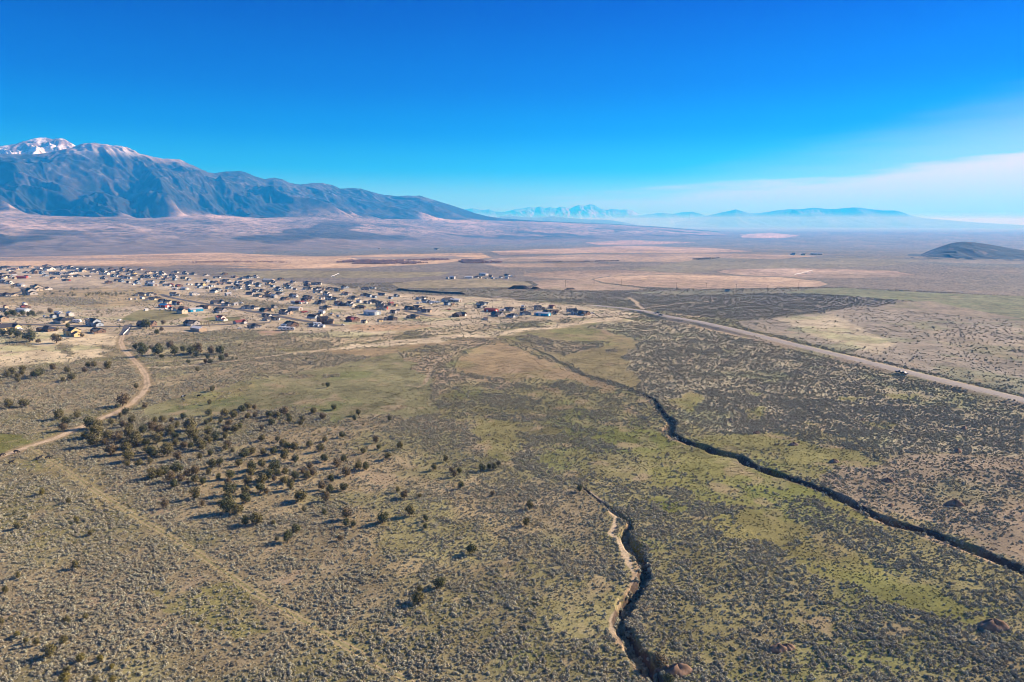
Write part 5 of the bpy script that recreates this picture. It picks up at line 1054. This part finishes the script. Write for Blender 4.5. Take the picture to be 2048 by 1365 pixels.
vehicle('truck', 'black', 1322, 631.5, -60, 'dark pickup on the road just past the junction'); vehicle('truck', 'black', 1314, 627.5, -5, 'dark pickup with trailer bed waiting at the junction')
for i, (k, c, x, y, rz) in enumerate((('trailer', 'white', 565, 660.5, -5), ('trailer', 'white', 573, 661, 0), ('trailer', 'silver', 580, 661.5, 10), ('car', 'white', 479, 658.5, 20), ('trailer', 'white', 635, 652, 15), ('truck', 'white', 645, 654, 40), ('car', 'silver', 686, 652, -20), ('car', 'red', 605, 626, 0), ('truck', 'red', 611, 625.5, 30),
     ('trailer', 'white', 874, 608, 10), ('trailer', 'white', 865, 607.5, -20), ('car', 'white', 862, 609, 60), ('truck', 'white', 840, 607.5, 0), ('car', 'red', 899, 620.5, 0), ('car', 'white', 322, 621, 10), ('truck', 'white', 330, 619.5, -15), ('car', 'silver', 338, 621.5, 30), ('car', 'white', 42, 660.5, 5), ('trailer', 'white', 154, 646, 0), ('car', 'silver', 175, 639.5, 20), ('car', 'white', 240, 642, 80), ('car', 'white', 999, 623, 10), ('car', 'silver', 1003, 621, 40), ('truck', 'white', 1184, 628, 10), ('car', 'black', 1110, 630, 10))):
    vehicle(k, c, x, y, rz, f"{c} parked {'truck' if k == 'truck' else k} {house_zone(x, y)}" + {0: ', first of three in line', 1: ', second of three in line', 10: ', beside a house', 11: ', front of the cluster'}.get(i, ''))

# ------------------------------------------------------------------ berms, pivots, poles, fence
BERM = mat_simple('dark dug earth', (0.07, 0.058, 0.050), 1.0, 0.3, .4, .02)
def berm(pts, hgt, wid, label):
    P = wpts(pts, -3.0); L = [0.0]
    for a, b in zip(P, P[1:]): L.append(L[-1] + math.dist(a, b))
    n = max(12, int(L[-1] / 3)); s = np.linspace(0, L[-1], n); x = np.interp(s, L, [p[0] for p in P]); y = np.interp(s, L, [p[1] for p in P])
    tx, ty = np.gradient(x), np.gradient(y); l = np.hypot(tx, ty); nx, ny = -ty / l, tx / l
    q = np.array([-1, -.35, -.2, 0, .25, 1.0]) * wid; hz = np.array([0, .85, 1, .97, .8, 0]) * hgt
    X = x[:, None] + nx[:, None] * q; Y = y[:, None] + ny[:, None] * q
    env = np.clip(np.minimum(np.arange(n), np.arange(n)[::-1]) / 3.0, 0, 1)[:, None] * (.75 + .5 * fbm(x, y, 18, 8, 3))[:, None]
    Z = height(X.ravel(), Y.ravel()).reshape(X.shape) - .3 + hz * env
    tag(obj('earth_berm', mesh_np('earth_berm', np.stack([X, Y, Z], -1).reshape(-1, 3), grid_faces(n, len(q)), BERM)), label, 'earth berm')
berm([(791, 584.2), (820, 587), (850, 589), (880, 591.3), (910, 593), (936, 594.5)], 3.2, 4.5, 'long dark earth berm running behind the right houses')
berm([(1014, 582.5), (1035, 582.5), (1064, 583)], 5.2, 8.0, 'thick dark earth berm on the plain above the right tip'); berm([(1061, 583.0), (1070, 583.3), (1081, 583.8)], 4.0, 8.0, 'short greenish berm beside the thick dark berm')
berm([(1128, 584.5), (1138, 584.0), (1150, 583.0)], 2.6, 6.0, 'small dark berm further right on the plain')
GALV = mat_simple('galvanised steel', (.62, .62, .62), .5, .05, 2, .4)
def pivot(a, b, label):
    p, q = at(*a), at(*b); d = q - p; L = d.length; n = max(3, int(L / 45)); t = empty('irrigation_pivot', p); t.rotation_euler = (0, 0, math.atan2(d.y, d.x)); tag(t, label, 'irrigation line', 'pivot irrigation lines')
    for i in range(n):
        x0, x1 = L * i / n, L * (i + 1) / n; zz = (q.z - p.z)
        pts = [(x0 + (x1 - x0) * f, 0, 3.6 + 1.2 * math.sin(math.pi * f) + zz * (i + f) / n) for f in np.linspace(0, 1, 9)]
        obj('span', mesh_np('span', *tube(pts, [.45] * 9, 6), GALV), t)
        zb = zz * (i + 1) / n
        obj('tower', mesh_np('tower', *join(tube([(x1, -2, zb + .5), (x1, 0, zb + 3.6)], [.14, .14]), tube([(x1, 2, zb + .5), (x1, 0, zb + 3.6)], [.14, .14]), tube([(x1, -2.4, zb + .5), (x1, 2.4, zb + .5)], [.35, .35])), GALV), t)
pivot((1588, 554.5), (1624, 545.5), 'long white irrigation pivot across the far pink circle'); pivot((663, 558), (678, 551.5), 'white irrigation pivot on the olive field behind the houses')
WOOD = mat_simple('weathered pole wood', (.16, .12, .09), .9, .2, 3)
POLE = [mesh_np('pole', *tube([(0, 0, -1), (0, 0, 11)], [.20, .14], 8), WOOD), mesh_np('cross_arm', *box(-1.3, 1.3, -.08, .08, 9.9, 10.15), WOOD)]
for i, (px, py) in enumerate(((1131, 574), (1188, 571), (1243, 573), (1353, 580), (1412, 581), (1472, 583), (1535, 586), (1597, 580), (1480, 838))[:8]):
    t = empty('utility_pole', at(px, py), R(-20)); tag(t, f"thin wooden utility pole before the pivot circles, {'leftmost' if i == 0 else 'rightmost' if i == 7 else ORD[i] + ' from left'}", 'utility pole', 'utility poles by the pivot fields'); obj('pole', POLE[0], t); obj('cross_arm', POLE[1], t)
VINYL = mat_simple('white concrete', (.70, .68, .63), .7, .06, 2)
def white_fence():
    a, b = at(246.5, 671), at(259.5, 657.5); d = b - a; L = d.length; t = empty('fence', a, math.atan2(d.y, d.x)); tag(t, 'low white barrier fence where the street meets the dirt track', 'fence')
    obj('panel', mesh_np('panel', *box(0, L, -.12, .12, .1, 1.3), VINYL), t)
    n = int(L / 4)
    for i in range(n + 1): obj('post', mesh_np('post', *box(L * i / n - .18, L * i / n + .18, -.18, .18, -.5, 1.5), VINYL), t)
white_fence()
# ------------------------------------------------------------------ air
def air(name, x0, x1, y0, y1, z0, z1, col, dens, g=0.0, ab=(1, 1, 1)):
    v = [(x0, y0, z0), (x1, y0, z0), (x1, y1, z0), (x0, y1, z0), (x0, y0, z1), (x1, y0, z1), (x1, y1, z1), (x0, y1, z1)]
    f = [(0, 3, 2, 1), (4, 5, 6, 7), (0, 1, 5, 4), (1, 2, 6, 5), (2, 3, 7, 6), (3, 0, 4, 7)]
    m = bpy.data.materials.new(name); m.use_nodes = True; nt = m.node_tree; nt.nodes.clear()
    out = nt.nodes.new('ShaderNodeOutputMaterial'); p = nt.nodes.new('ShaderNodeVolumePrincipled')
    p.inputs['Color'].default_value = (*col, 1); p.inputs['Density'].default_value = dens; p.inputs['Anisotropy'].default_value = g
    p.inputs['Absorption Color'].default_value = (*ab, 1)
    nt.links.new(p.outputs[0], out.inputs['Volume'])
    return tag(obj(name, mesh_np(name, v, f, m)), kind='stuff')
HAZE = dict(col=(0.013, 0.275, 0.78), dens=1.2e-4, g=0.12, ab=(1.0, 0.72, 0.8))
air('haze', -60000, 60000, -4000, 64000, -160, 1330, **HAZE)

air('fog_bank', -40000, 60000, 12500, 36000, -150, 300, (0.50, 0.92, 0.98), 4.6e-5)
